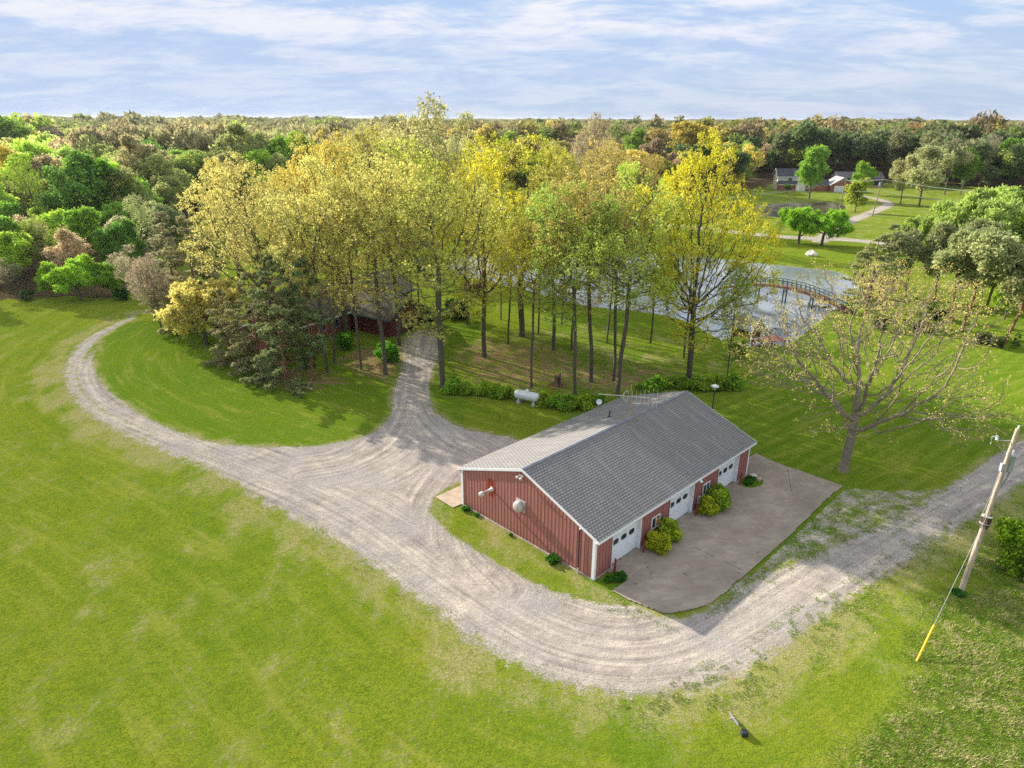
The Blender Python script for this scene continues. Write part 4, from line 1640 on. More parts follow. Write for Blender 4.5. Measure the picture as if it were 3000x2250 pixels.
def build_far_houses():
    # white two-storey house with brick garage wing
    p = at(1700, 412)
    cream = simple('cream siding', (.72, .68, .58), .7, .05, 1, stretch=(.2, .2, 8))
    r = empty('white_house', p, -.12, 'cream two storey house with brick garage wing across the far pond', 'house')
    house_block(r, -4, 11.5, 2.0, 10, 5.8, 8.6, cream, M_SHDARK, .5, 'x', M_WHITE)
    house_block(r, -3.9, 11.3, -.8, 1.95, 2.7, 3.9, M_BRICK, M_SHDARK, .3, 'x', M_WHITE, ('porch_wall', 'porch_roof'))
    house_block(r, 3.0, 6.8, -2.1, -.85, 2.7, 4.0, cream, M_SHDARK, .3, 'y', M_WHITE, ('entry_gable', 'entry_roof'))
    house_block(r, 17.2, 26.6, -2.5, 7.5, 2.9, 5.7, M_BRICK, simple('grey garage roof', (.30, .29, .28), .9, .2, 2), .4, 'y', M_WHITE, ('garage_wall', 'garage_roof'))
    house_block(r, 11.55, 17.15, 0, 6, 2.7, 4.3, M_BRICK, M_SHDARK, .3, 'x', None, ('link_wall', 'link_roof'))
    win(r, 'y', 2.0, 7.6, 3.9, 1.7, 1.5, M_WHITE)
    win(r, 'y', 2.0, 1.2, 3.9, 1.7, 1.5, M_WHITE)
    MB().box(18.6, 22.4, -2.62, -2.5, .0, 2.5).build('garage_door', M_WHITE, r)
    MB().box(6.1, 6.35, -3.4, -3.15, 0, 2.6).box(3.5, 3.75, -3.4, -3.15, 0, 2.6).build('porch_post', M_WHITE, r)
    # dark navy house
    p = at(1832, 404)
    navy = simple('navy siding', (.02, .028, .05), .7, .15, 2)
    r = empty('navy_house', p, -.10, 'dark navy building with one white window beyond the orange fence', 'house')
    house_block(r, -4.6, 15, 0, 9, 4.0, 6.2, navy, M_SHDARK, .4, 'x', None)
    win(r, 'y', 0, 3.6, 1.9, 4.6, 2.0, M_WHITE)
    MB().box(3.2, 3.35, -.1, -.05, 2.0, 3.8).build('mullion', M_WHITE, r)
    MB().box(-4.6, 14, -2.2, -1.9, -.1, 1.0).build('retaining_wall', simple('tan retaining wall', (.36, .26, .20), .9, .3, 2), r)
    # orange board fence
    a, b = at(1778, 403), at(1816, 402)
    fe = empty('board_fence', a, math.atan2(b.y - a.y, b.x - a.x), 'new orange timber board fence between the brick garage and navy house', 'fence')
    L = (b - a).length
    f = MB()
    x = 0
    while x < L:
        f.box(x, min(x + .19, L), 0, .03, 0, 2.6)
        x += .2
    f.build('boards', simple('orange timber', (.52, .22, .06), .8, .15, 2), fe)
    f = MB()
    x = 0
    while x < L:
        f.box(x, x + .12, .03, .15, -.1, 2.5)
        x += 2.4
    f.build('fence_posts', simple('fence post timber', (.40, .18, .06), .8), fe)
    # distant poles
    polew = simple('grey pole wood', (.22, .17, .14), .9, .3, 4)
    tops = []
    for (vx, vy, ty, lx, lb) in ((1812, 456, 388, 8, 'left of two distant wooden poles, by the far pond'), (1884, 467, 386, 13, 'right of two distant wooden poles, beside the far driveway, with a transformer')):
        b = at(vx, vy)
        h = height_of(b, ty)
        t = empty('distant_utility_pole', b, 0, lb, 'utility pole', 'distant utility poles')
        lean = lx * .085
        tp = Vector((lean, 0, h))
        MB().tube([(0, 0, -.2), tp], [.19, .13], 8).build('shaft', polew, t)
        MB().beam(tp + Vector((-1.6, 0, -.3)), tp + Vector((1.6, .3, -.3)), .14, .16).build('crossarm', polew, t)
        if lx == 13:
            MB().lathe([(.0, -.55), (.27, -.55), (.27, .5), (0, .55)], tp * .86 + Vector((-.45, 0, 0)), (0, 0, 1), 12).build('transformer', M_GREYMETAL, t)
        tops.append(b + tp)
    for k, (q0, q1, lb) in enumerate(((tops[0], tops[1], 'thin wires strung between the two distant poles'),
                                  (tops[0], at(1500, 425, 11), 'thin wires running left from the distant pole by the far pond'),
                                  (tops[1], at(2420, 430, 11), 'thin wires running right from the distant pole with the transformer'))):
        m = MB()
        for dz, dy in ((-.2, -1.2), (-.2, 1.2), (-3.6, 0)):
            pts = []
            for i in range(9):
                f_ = i / 8
                pts.append(q0.lerp(q1, f_) + Vector((0, dy, dz - 1.2 * 4 * f_ * (1 - f_) * min(1, (q1 - q0).length / 60))))
            m.tube(pts, .03, 4)
        tag(m.build('power_line', M_GREYMETAL), lb, 'wire')


build_far_houses()


# ------------------------------------------------------------------ growing trees
def lobes(rng, n, zc, h, w, rmin, rmax, top=1.0):
    """lumpy crown: overlapping balls inside an egg of height h and width w centred at zc"""
    L = []
    for _ in range(n):
        while True:
            p = rng.uniform(-1, 1, 3)
            if .25 < np.linalg.norm(p) < .85:
                break
        L.append((p[0] * w / 2, p[1] * w / 2, zc + p[2] * h / 2 * top, rng.uniform(rmin, rmax)))
    return L


def fill(rng, L, n):
    P = []
    wts = np.array([l[3] ** 2.4 for l in L])
    wts /= wts.sum()
    idx = rng.choice(len(L), n, p=wts)
    d = rng.normal(size=(n, 3))
    d /= np.linalg.norm(d, axis=1)[:, None]
    r = rng.rand(n) ** .45
    A = np.array([l[:3] for l in L])[idx]
    R = np.array([l[3] for l in L])[idx]
    return A + d * (r * R)[:, None] * np.array([1, 1, .85])


def grow(rng, attract, trunk, step=.45, infl=9.0, kill=.9, up=.12, wob=.22, iters=160):
    pos = [np.array(p, float) for p in trunk]
    par = [i - 1 for i in range(len(trunk))]
    A = attract
    P0 = np.array(pos)
    D = ((A[:, None, :] - P0[None]) ** 2).sum(2)
    near = D.argmin(1)
    nd2 = D.min(1)
    alive = nd2 > kill ** 2
    for it in range(iters):
        infl2 = (infl if it > 25 else infl * 3) ** 2
        act = alive & (nd2 < infl2)
        if not act.any():
            break
        P = np.array(pos)
        v = A[act] - P[near[act]]
        v /= np.linalg.norm(v, axis=1)[:, None] + 1e-9
        acc = np.zeros((len(P), 3))
        np.add.at(acc, near[act], v)
        ids = np.unique(near[act])
        dv = acc[ids]
        dv /= np.linalg.norm(dv, axis=1)[:, None] + 1e-9
        dv += rng.normal(size=dv.shape) * wob
        dv[:, 2] += up
        dv /= np.linalg.norm(dv, axis=1)[:, None] + 1e-9
        new = P[ids] + dv * step
        n0 = len(pos)
        pos += list(new)
        par += list(ids)
        D = ((A[alive][:, None, :] - new[None]) ** 2).sum(2)
        k, m = D.argmin(1), D.min(1)
        ia = np.where(alive)[0]
        b = m < nd2[ia]
        near[ia[b]] = n0 + k[b]
        nd2[ia[b]] = m[b]
        alive &= nd2 > kill ** 2
        if len(pos) > 14000:
            break
    return np.array(pos), np.array(par)


def thicken(pos, par, r_tip, expo=2.35, r_base=None):
    n = len(pos)
    acc = np.zeros(n)
    nch = np.bincount(par[par >= 0], minlength=n)
    for i in range(n - 1, -1, -1):
        if nch[i] == 0:
            acc[i] = 1.0
        if par[i] >= 0:
            acc[par[i]] += acc[i]
    r = r_tip * acc ** (1 / expo)
    if r_base:
        r = r_tip + (r - r_tip) * (r_base - r_tip) / (r[0] - r_tip)
    return r, nch


def wood_mesh(pos, par, r, rmin=0.0, flare=True):
    n = len(pos)
    seg = np.where((par >= 0) & (r >= rmin))[0]
    d = np.zeros((n, 3))
    d[seg] = pos[seg] - pos[par[seg]]
    d[0] = (0, 0, 1)
    d /= np.linalg.norm(d, axis=1)[:, None] + 1e-9
    # main child keeps the parent's ring
    order = seg[np.argsort(r[seg])]
    main = np.full(n, -1)
    main[par[order]] = order
    jd = d.copy()
    ok = main >= 0
    jd[ok] = d[ok] + d[main[ok]]
    jd /= np.linalg.norm(jd, axis=1)[:, None] + 1e-9
    Vs, Fs, off = [], [], 0
    for lo, hi, k in ((.0, .035, 3), (.035, .10, 5), (.10, 9, 10)):
        s = seg[(r[seg] >= lo) & (r[seg] < hi)]
        if not len(s):
            continue
        p = par[s]
        ismain = main[p] == s
        ra = np.where(ismain, np.minimum(r[p], r[s] * 1.5), r[s] * 1.05)
        ra = np.where(p == 0, r[p], ra)
        da = np.where(ismain[:, None], jd[p], d[s])
        ang = np.arange(k) * 2 * np.pi / k
        rings = []
        for c, dd, rr_ in ((pos[p], da, ra), (pos[s], jd[s], r[s])):
            ref = np.tile(np.array([1.0, 0, 0]), (len(s), 1))
            ref[np.abs(d[s][:, 0]) > .85] = (0, 1, 0)
            a = ref - dd * (ref * dd).sum(1)[:, None]
            a /= np.linalg.norm(a, axis=1)[:, None] + 1e-9
            b = np.cross(dd, a)
            rings.append(c[:, None, :] + (a[:, None, :] * np.cos(ang)[None, :, None] + b[:, None, :] * np.sin(ang)[None, :, None]) * rr_[:, None, None])
        V = np.concatenate(rings, 1).reshape(-1, 3)
        base = (np.arange(len(s)) * 2 * k)[:, None]
        q = np.arange(k)
        f = np.stack([base + q, base + (q + 1) % k, base + k + (q + 1) % k, base + k + q], 2).reshape(-1, 4)
        Vs.append(V)
        Fs.append(f + off)
        off += len(V)
    return np.concatenate(Vs), np.concatenate(Fs)


def leaf_quads(rng, centers, size, tint, aspect=1.0, upbias=.3, updir=None):
    n = len(centers)
    a = rng.normal(size=(n, 3))
    if updir is not None:
        a = a * .5 + updir
    a /= np.linalg.norm(a, axis=1)[:, None]
    b = rng.normal(size=(n, 3))
    b[:, 2] *= (1 - upbias)
    b -= a * (a * b).sum(1)[:, None]
    b /= np.linalg.norm(b, axis=1)[:, None] + 1e-9
    s = size * rng.uniform(.6, 1.35, n)
    a = a * (s * aspect)[:, None]
    b = b * s[:, None] * .5
    V = np.stack([centers - a * .5, centers + b, centers + a * .5 + b * .2, centers - b], 1).reshape(-1, 3)
    F = np.arange(4 * n).reshape(-1, 4)
    return V, F, np.repeat(tint, 4)


def mesh_data(name, V, F, mat, attrs=None, smooth=False):
    o = np_mesh(name, V, F, mat, attrs=attrs, smooth=smooth)
    me = o.data
    bpy.data.objects.remove(o)
    return me


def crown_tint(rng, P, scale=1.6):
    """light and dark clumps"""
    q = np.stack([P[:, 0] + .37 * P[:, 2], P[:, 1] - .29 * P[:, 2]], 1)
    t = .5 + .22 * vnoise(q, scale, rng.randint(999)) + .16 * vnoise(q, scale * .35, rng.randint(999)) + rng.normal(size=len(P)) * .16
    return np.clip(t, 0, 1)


def trunk_path(rng, h, lean=.5, step=.5, bend=.25):
    pts, p, v = [], np.array([0., 0, -.25]), np.array([rng.normal() * lean * .06, rng.normal() * lean * .06, 1])
    pts.append(p.copy())
    while p[2] < h:
        v[:2] += rng.normal(size=2) * bend * .09
        v[:2] *= .94
        p = p + v / np.linalg.norm(v) * step
        pts.append(p.copy())
    return pts


TPL = {}


def tpl_broad(key, seed, h, base, w, nat, nleaf, lsize, step, kill, r_base, lob=12, lr=(2, 3.6), up=.12, rtip=.012, wob=.22, bark=None, rmin=0, infl=9, leaf_pow=1.0, lean=.5,
              tuft=3, tspread=.16, aspect=1.2, fork=0.5, leafmat=None, lowtwigs=True, squash=1.0, updir=None, expo=2.35):
    rng = np.random.RandomState(seed)
    L = lobes(rng, lob, (base + h) / 2, (h - base), w, lr[0], lr[1])
    L.append((0, 0, h - lr[0] * 1.1, lr[0]))
    A = fill(rng, L, nat)
    A = A[(A[:, 2] > base * .8) & (A[:, 2] < h * 1.02)]
    tr = trunk_path(rng, max(1.2, base + (h - base) * fork * .35), lean)
    pos, par = grow(rng, A, tr, step, infl, kill, up, wob)
    r, nch = thicken(pos, par, rtip, expo, r_base)
    r[0] *= 1.45
    if len(r) > 2:
        r[1] *= 1.12
    V, F = wood_mesh(pos, par, r, rmin)
    wood = mesh_data('trunk', V, F, bark or M_BARK, smooth=True)
    # leaves hang on the finest twigs
    hgt = (pos[:, 2] - base) / (h - base)
    wt = np.where(r < rtip * 2.6, 1.0, 0.0) + np.where(nch == 0, 1.6, 0)
    wt *= np.clip(.35 + hgt, .12, 1.3) ** leaf_pow
    zc_ = (base + h) / 2
    rho = np.sqrt((pos[:, 0] ** 2 + pos[:, 1] ** 2) / (w / 2) ** 2 + ((pos[:, 2] - zc_) / (h - base) * 2) ** 2)
    wt *= .2 + np.clip(rho, 0, 1.2) ** 1.6
    ntuft = nleaf // tuft
    idx = rng.choice(len(pos), ntuft, p=wt / wt.sum())
    c = pos[idx] + rng.normal(size=(ntuft, 3)) * tspread
    c = np.repeat(c, tuft, 0) + rng.normal(size=(ntuft * tuft, 3)) * tspread * .6
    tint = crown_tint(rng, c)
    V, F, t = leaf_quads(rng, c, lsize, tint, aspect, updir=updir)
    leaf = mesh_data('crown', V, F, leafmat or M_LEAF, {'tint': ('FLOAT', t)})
    real = pos[:, 2].max()
    TPL[key] = (wood, leaf, real)


def tpl_pine(key, seed, h, base, rad, nwh=22, per=5, droop=.15, r_base=.2, nl=.36, dens=1.0, sparse=.0, side=True, conic=1.0):
    """layered conifer with needle sprays along its side shoots"""
    rng = np.random.RandomState(seed)
    pos = [np.array([0, 0, -.2])]
    par = [-1]
    rr_ = [r_base * 1.2]
    nz = int(h / .5)
    x = np.zeros(2)
    for i in range(1, nz + 1):
        x = x + rng.normal(size=2) * .03
        pos.append(np.array([x[0], x[1], h * i / nz]))
        par.append(i - 1)
        rr_.append(max(.02, r_base * (1 - i / nz) ** .85 + .01))
    cen, ax, tn = [], [], []
    for k in range(nwh):
        f = min(.97, max(0.0, (k + rng.uniform(-.3, .3)) / nwh))
        z = base + (h - base) * f ** .95
        ti = min(nz, max(1, int(z / h * nz)))
        L0 = rad * (1 - f ** 1.25) ** .8 * conic + rad * (1 - conic) * math.sin(math.pi * min(1, .15 + f * .85)) ** .6
        for b in range(per):
            if rng.rand() < sparse:
                continue
            a = rng.rand() * 6.283
            L = max(.5, L0 * rng.uniform(.62, 1.12))
            n = max(3, int(L / .5))
            p, last = pos[ti].copy(), ti
            dirv = np.array([math.cos(a), math.sin(a), .28 - droop * (1 - f) * 1.4])
            brt = rng.rand()
            for j in range(n):
                dirv[2] += .05 if j > n * .5 else -.03
                dirv[:2] += rng.normal(size=2) * .09
                dv = dirv / np.linalg.norm(dirv)
                p = p + dv * L / n
                pos.append(p.copy())
                par.append(last)
                last = len(pos) - 1
                rr_.append(max(.008, .018 * L * (1 - j / n) ** .9 * .8))
                if j >= n * .22 - 0.5:
                    m = int(round(5 * dens))
                    for s in range(m):
                        sd = np.cross(dv, [0, 0, 1]) * rng.choice([-1, 1]) + dv * .8 + rng.normal(size=3) * .2
                        sd /= np.linalg.norm(sd)
                        ln = (.25 + .22 * L * (1 - j / n)) * rng.uniform(.4, 1)
                        for q in range(3):
                            cen.append(p + sd * ln * (q + 1) / 3 + rng.normal(size=3) * .06)
                            ax.append(sd)
                            tn.append(.3 + .4 * brt)
    pos, par, r = np.array(pos), np.array(par), np.array(rr_)
    V, F = wood_mesh(pos, par, r)
    wood = mesh_data('trunk', V, F, M_BARK_RED if key.startswith('pine') else M_BARK, smooth=True)
    cen, ax, tn = np.array(cen), np.array(ax), np.array(tn)
    k = 4
    c = np.repeat(cen, k, 0) + rng.normal(size=(len(cen) * k, 3)) * .09
    d = np.repeat(ax, k, 0) * 1.1 + rng.normal(size=(len(c), 3)) * .45
    V, F, t = leaf_quads(rng, c, .20 * nl / .36, np.clip(np.repeat(tn, k) + rng.normal(size=len(c)) * .17, 0, 1), 1.9, updir=d)
    leaf = mesh_data('crown', V, F, M_NEEDLE, {'tint': ('FLOAT', t)})
    TPL[key] = (wood, leaf, h)


for i in range(7):      # tall grove oaks, loose crowns
    tpl_broad('oak%d' % i, 20 + i, 25, [5.5, 5, 6.5, 5, 7, 5, 5.5][i], [15, 16.5, 13, 16, 12, 17.5, 14][i], 3600, 16500, .155, .5, .85, [.29, .34, .25, .31, .22, .37, .27][i],
              tuft=5, tspread=.2, rtip=.025, leaf_pow=[.9, 1.2, 1.5, 1.2, .8, 1.2, 1.2][i], lob=19, lr=(2.0, 3.7), fork=[.9, .4, 1.1, .5, 1.2, .2, .8][i])
for i in range(3):      # slender, small-leaved
    tpl_broad('slim%d' % i, 40 + i, 22, 5, 9.5, 2100, 9500, .145, .5, .8, .17, lob=14, lr=(1.5, 2.8), fork=1.0, tspread=.2, tuft=4, rtip=.024, leaf_pow=.9)
tpl_broad('bigoak', 61, 27, 4.2, 20.5, 6000, 50000, .155, .5, .85, .42, tuft=5, tspread=.2, rtip=.024, leaf_pow=1.2, lob=30, lr=(2.6, 4.6), fork=.5, up=.16)
tpl_broad('bigoak1', 63, 26, 5, 18.5, 5000, 27000, .155, .5, .85, .38, tuft=5, tspread=.2, rtip=.025, leaf_pow=1.1, lob=24, lr=(2.6, 4.4), fork=.4, up=.14)
tpl_broad('spread', 71, 18.5, 3.2, 23, 8400, 17000, .09, .40, .68, .36, lob=40, lr=(2.0, 3.6), fork=.16, up=.16, rtip=.016, tuft=4, tspread=.15, bark=M_BARK_TAN, lean=.1, wob=.15, infl=7)
for i in range(3):      # dense fresh green crowns
    tpl_broad('leafy%d' % i, 80 + i, 12, 2.2, [10, 8.5, 9.5][i], 1000, 20000, .26, .5, .85, .22, lob=24, lr=(1.0, 2.2), fork=.3, tspread=.3)
for i in range(2):      # small round fruit-tree shape
    tpl_broad('round%d' % i, 90 + i, 7.5, 1.6, 9.5, 800, 20000, .24, .45, .8, .28, lob=13, lr=(1.4, 2.2), fork=.15, tspread=.25)
for i in range(3):      # bare, twiggy, barely in leaf
    tpl_broad('bare%d' % i, 100 + i, 20, 5, 11, 2600, 9000, .17, .5, .8, .22, lob=13, lr=(2, 3.6), fork=.5, up=.3, rtip=.02, tspread=.22, tuft=2, aspect=1.8)
for i in range(4):      # lighter builds for the forest
    tpl_broad('wood%d' % i, 120 + i, 18, 4.5, [11, 9.5, 12, 10][i], 620, 9500, .40, .8, 1.2, .24, lob=22, lr=(1.2, 2.7), fork=.5, rmin=.025, rtip=.02, tspread=.45, tuft=3)
for i in range(3):
    tpl_broad('twig%d' % i, 130 + i, 18, 4, [9, 11, 10][i], 900, 7000, .30, .75, 1.05, .20, lob=20, lr=(1.3, 2.7), fork=.4, up=.3, rtip=.028, tspread=.35, tuft=2, aspect=2.6,
              updir=np.array([0, 0, .8]))
tpl_broad('column', 140, 8.5, 1.2, 4.6, 420, 8000, .32, .4, .7, .14, lob=9, lr=(1.1, 1.7), fork=.8, tspread=.22)
for i in range(2):
    tpl_broad('weeping%d' % i, 150 + i, 14, 3, 14, 1100, 26000, .28, .5, .85, .34, lob=18, lr=(2.2, 3.4), fork=.3, up=-.05, tspread=.3, aspect=2.6, updir=np.array([0, 0, -.9]))
for i in range(3):
    tpl_pine('pine%d' % i, 160 + i, 15, [1.2, 2.5, 4.5][i], [5.2, 4.2, 3.2][i], [17, 16, 13][i], 5, .2, .2, dens=[.85, .8, .6][i], sparse=.15, nl=.34)
for i in range(3):      # flat topped red-barked pines with bare lower stems
    tpl_broad('scots%d' % i, 170 + i, 14, [5, 6, 4.2][i], [7.5, 6.5, 8.5][i], 700, 20000, .21, .45, .8, .21, lob=9, lr=(1.3, 2.2), fork=1.0, tuft=6, tspread=.3, aspect=2.2, bark=M_BARK_RED,
              leafmat=M_NEEDLE, lean=1.4)
for i in range(3):
    tpl_broad('darkpine%d' % i, 180 + i, 20, 6, [7, 8, 7.5][i], 380, 5200, .62, .8, 1.2, .26, lob=12, lr=(1.5, 2.6), fork=1.6, rmin=.03, rtip=.02, tuft=5, tspread=.42, aspect=1.6,
              bark=M_BARK_RED, leafmat=M_NEEDLE)
tpl_broad('scrub', 190, 3.2, .3, 4.5, 420, 9000, .20, .3, .45, .06, lob=12, lr=(.7, 1.2), fork=.2, tspread=.18)
tpl_broad('hedge0', 191, 1.25, .06, 2.3, 330, 3800, .135, .14, .22, .03, lob=12, lr=(.34, .5), fork=.1, tspread=.09, rtip=.005)
tpl_broad('hedge1', 192, 1.1, .06, 2.0, 300, 3300, .135, .14, .22, .03, lob=10, lr=(.30, .46), fork=.1, tspread=.10, rtip=.005)


def tpl_shrub(key, seed, w, h, n, ls):
    """dense clipped-looking shrub: stems inside, leaves in lumps right down to the ground"""
    rng = np.random.RandomState(seed)
    L = []
    for _ in range(26):
        a = rng.rand() * 6.283
        f = rng.rand() ** .6
        L.append((math.cos(a) * w * .34 * f, math.sin(a) * w * .34 * f, rng.uniform(.18, .78) * h, rng.uniform(.14, .24) * w))
    A = fill(rng, L, n)
    A[:, 2] = np.abs(A[:, 2] - .03) + .03
    # keep the outer shell
    q = A / np.array([w / 2, w / 2, h])
    rad = np.sqrt(q[:, 0] ** 2 + q[:, 1] ** 2 + np.maximum(0, q[:, 2] - .35) ** 2 * 2)
    A = A[rad > .30]
    V, F, t = leaf_quads(rng, A, ls, crown_tint(rng, A, .5), 1.3)
    leaf = mesh_data('foliage', V, F, M_LEAF, {'tint': ('FLOAT', t)})
    mb = MB()
    for k in range(9):
        a = k * .7
        mb.tube([(0, 0, -.05), (math.cos(a) * w * .15, math.sin(a) * w * .15, h * .4), (math.cos(a) * w * .34, math.sin(a) * w * .34, h * .72)], [.025, .018, .008], 5)
    o = mb.build('stems', M_BARK)
    me = o.data
    bpy.data.objects.remove(o)
    TPL[key] = (me, leaf, h)


tpl_shrub('shrub0', 1, 2.0, 1.6, 6500, .15)
tpl_shrub('shrub1', 2, 2.1, 1.75, 7000, .15)
tpl_shrub('weed0', 3, .8, .38, 900, .10)
tpl_shrub('weed1', 4, .7, .34, 700, .10)


def plant(key, p, h, color, name, label, cat='tree', group=None, rz=None, wx=1.0, rng=random, parts=('trunk', 'crown'), tilt=(0, 0)):
    wood, leaf, real = TPL[key]
    o = bpy.data.objects.new(name, None)
    C.objects.link(o)
    o.location = (p[0], p[1], p[2] if len(p) > 2 else 0)
    s = h / real
    o.scale = (s * wx, s * wx, s)
    o.rotation_euler = (tilt[0], tilt[1], rng.uniform(0, 6.28) if rz is None else rz)
    o.empty_display_size = .5
    a = bpy.data.objects.new(parts[0], wood)
    b = bpy.data.objects.new(parts[1], leaf)
    for c in (a, b):
        C.objects.link(c)
        c.parent = o
    b.color = (*color, 1)
    tag(o, label, cat, group)
    return o


random.seed(11)
CREAM = (.64, .58, .17)
GOLD = (.60, .51, .12)
ORNG = (.56, .46, .13)
YGRN = (.50, .54, .11)
OLIV = (.36, .35, .13)
LGRN = (.42, .54, .10)
YELW = (.60, .58, .06)
LIME = (.33, .48, .055)
GREN = (.22, .37, .05)
DEEP = (.13, .27, .05)
BRWN = (.22, .165, .085)
PINK = (.40, .32, .19)
GREY = (.40, .39, .22)
PINE = (.22, .26, .11)
PINB = (.34, .32, .16)
BLUE = (.19, .23, .10)

PINE2 = (.18, .24, .10)
# (template, base x, base y, crown top y, colour, width factor, label)
GROVE = [
    ('bigoak1', 590, 745, 332, CREAM, 1.0, 'huge cream oak at the left end of the grove, rising behind the dark pines'),
    ('slim0', 707, 805, 345, CREAM, .95, 'tall straight cream oak just right of the dark pines, nearer of two twin trunks'),
    ('slim1', 722, 784, 350, CREAM, .9, 'tall straight cream oak just right of the dark pines, farther of two twin trunks'),
    ('oak1', 748, 722, 285, GOLD, 1.05, 'thick leaning golden oak left of the hidden house, over a small green shrub'),
    ('slim2', 780, 797, 400, CREAM, .9, 'thin cream oak in the brown leaf litter left of the house drive'),
    ('oak4', 833, 808, 335, CREAM, 1.1, 'cream oak nearest the left kerb of the house drive'),
    ('oak2', 862, 745, 300, YGRN, 1.0, 'oak with low yellow tufts in front of the hidden house wall'),
    ('oak0', 957, 836, 372, YGRN, 1.15, 'thick curved oak with yellow tufts right beside the drive at the hedge end'),
    ('oak3', 1047, 771, 330, YELW, .95, 'yellow oak alone on the brown litter, first trunk right of the house drive'),
    ('slim1', 1148, 838, 425, YGRN, .8, 'very thin straight trunk standing right behind the propane tank'),
    ('oak5', 1128, 726, 292, YELW, 1.05, 'stout flared yellow-green oak in the middle of the grove, tallest crown there'),
    ('slim2', 1163, 720, 380, YGRN, .8, 'slim upright oak right beside the stout flared one in mid grove'),
    ('oak2', 1195, 756, 338, GOLD, .95, 'gnarled golden oak with a kinked trunk, centre right of the grove'),
    ('slim0', 1235, 755, 370, YGRN, .85, 'slender slightly leaning oak between the gnarled oak and the split one'),
    ('slim2', 1242, 853, 395, LGRN, 1.0, 'forked light green oak rising behind the satellite dish, out of the hedge'),
    ('oak4', 1277, 826, 352, ORNG, 1.0, 'orange tinted oak right of the old stump'),
    ('slim0', 1325, 822, 360, LGRN, .9, 'rear one of the two close light green oaks behind the tv aerial'),
    ('slim1', 1334, 857, 352, LGRN, 1.15, 'front one of the two close light green oaks behind the tv aerial'),
    ('bigoak', 1488, 818, 284, YELW, .82, 'largest bright yellow oak, behind the far end of the barn roof'),
    ('slim2', 1477, 772, 420, YGRN, .8, 'slim oak whose trunk shows just behind the largest yellow oak'),
    ('slim2', 1570, 817, 560, YGRN, .75, 'small leaning olive oak between the largest yellow oak and the playhouse'),
    ('oak2', 905, 690, 420, YGRN, .9, 'lower yellow green oak right in front of the hidden house'),
    ('oak6', 800, 700, 400, CREAM, .9, 'lower cream oak at the left front corner of the hidden house'),
    ('oak6', 1010, 700, 400, YGRN, .8, 'yellow green oak just right of the hidden garage'),
    ('slim0', 1098, 742, 400, YGRN, .8, 'slim trunk left of the stout flared oak in mid grove'),
    ('slim1', 1213, 700, 380, GOLD, .8, 'slim golden oak behind the gnarled one, near the pond bank'),
    ('slim2', 1082, 690, 410, YGRN, .75, 'thin yellow green oak on the litter behind the lone yellow oak'),
    ('slim0', 1405, 742, 390, LGRN, .8, 'thin light green oak between the aerial pair and the largest yellow oak'),
    ('slim1', 1310, 742, 400, YGRN, .8, 'thin oak standing on the lawn behind the aerial pair'),
    ('slim2', 893, 690, 420, CREAM, .7, 'thin cream oak at the head of the house drive'),
    ('slim1', 655, 790, 440, CREAM, .75, 'thin cream oak between the left pines and the twin trunks'),
    ('oak1', 680, 640, 292, GOLD, 1.0, 'golden oak behind the twin trunks at the left of the grove'),
    ('oak3', 520, 640, 345, CREAM, .95, 'pale cream oak at the far left back of the grove'),
    ('oak5', 830, 585, 272, GOLD, .95, 'golden oak behind the hidden house, left one'),
    ('oak0', 905, 560, 300, OLIV, .95, 'greyish olive oak behind the hidden house roof'),
    ('oak4', 985, 600, 330, YELW, .95, 'yellow oak behind and right of the hidden house'),
    ('oak2', 770, 560, 295, CREAM, 1.0, 'cream crowned oak in the back row left of the hidden house'),
    ('oak1', 1180, 555, 305, YGRN, .9, 'yellow green oak at the near end of the far pond bank'),
    ('oak4', 1300, 560, 300, ORNG, .9, 'tall orange pointed oak on the far pond bank'),
    ('oak0', 1375, 520, 330, ORNG, .9, 'broad orange brown oak beyond the pond behind the light green oaks'),
    ('oak2', 1050, 520, 322, CREAM, .9, 'cream oak beyond the left tip of the pond'),
    ('leafy1', 1440, 668, 560, GREN, .9, 'small fresh green tree on the pond bank behind the largest yellow oak'),
    ('leafy0', 1310, 520, 470, GREN, .8, 'low green tree beyond the middle of the pond'),
    ('slim1', 1345, 640, 430, YGRN, .8, 'slim pond bank oak between the light green pair and the largest yellow oak'),
]
for (k, bx, by, ty, colr, wx, lb) in GROVE:
    p = at(bx, by)
    h = min(height_of(p, ty), 29.5)
    plant(k, p, h, tuple(c * random.uniform(.88, 1.06) for c in colr), 'oak_tree', lb, 'tree', 'oaks of the grove', wx=wx * .96, tilt=((0, .16) if bx == 1570 else (random.uniform(-.02, .02), random.uniform(-.03, .03))))
p = at(957, 590)
plant('bare0', at(945, 600), height_of(at(945, 600), 208), (.50, .48, .20), 'bare_tree', 'tallest half bare tree, standing above the horizon in the picture centre', wx=.92)
plant('bare2', at(1010, 560), height_of(at(1010, 560), 248), (.50, .50, .20), 'bare_tree', 'second half bare tree on the horizon, just right of the tallest one', wx=.8)
plant('bare1', at(1278, 480), height_of(at(1278, 480), 246), (.42, .36, .22), 'bare_tree', 'pale bare tree on the horizon right of centre', wx=.75)
p = at(1821, 1016)
plant('spread', p, height_of(p, 556), (.54, .47, .15), 'spreading_tree', 'wide spreading nearly bare tree with pinkish buds, alone right of the barn', rz=1.2)
p = at(446, 745)
plant('round0', p, 8.2, CREAM, 'oak_tree', 'small low cream yellow oak leaning out over the left lawn among the pines', wx=1.0)
p = at(350, 715)
plant('bare1', p, 11.0, (.36, .30, .20), 'bare_tree', 'small greyish half bare tree at the upper bend of the left lane', wx=1.0)
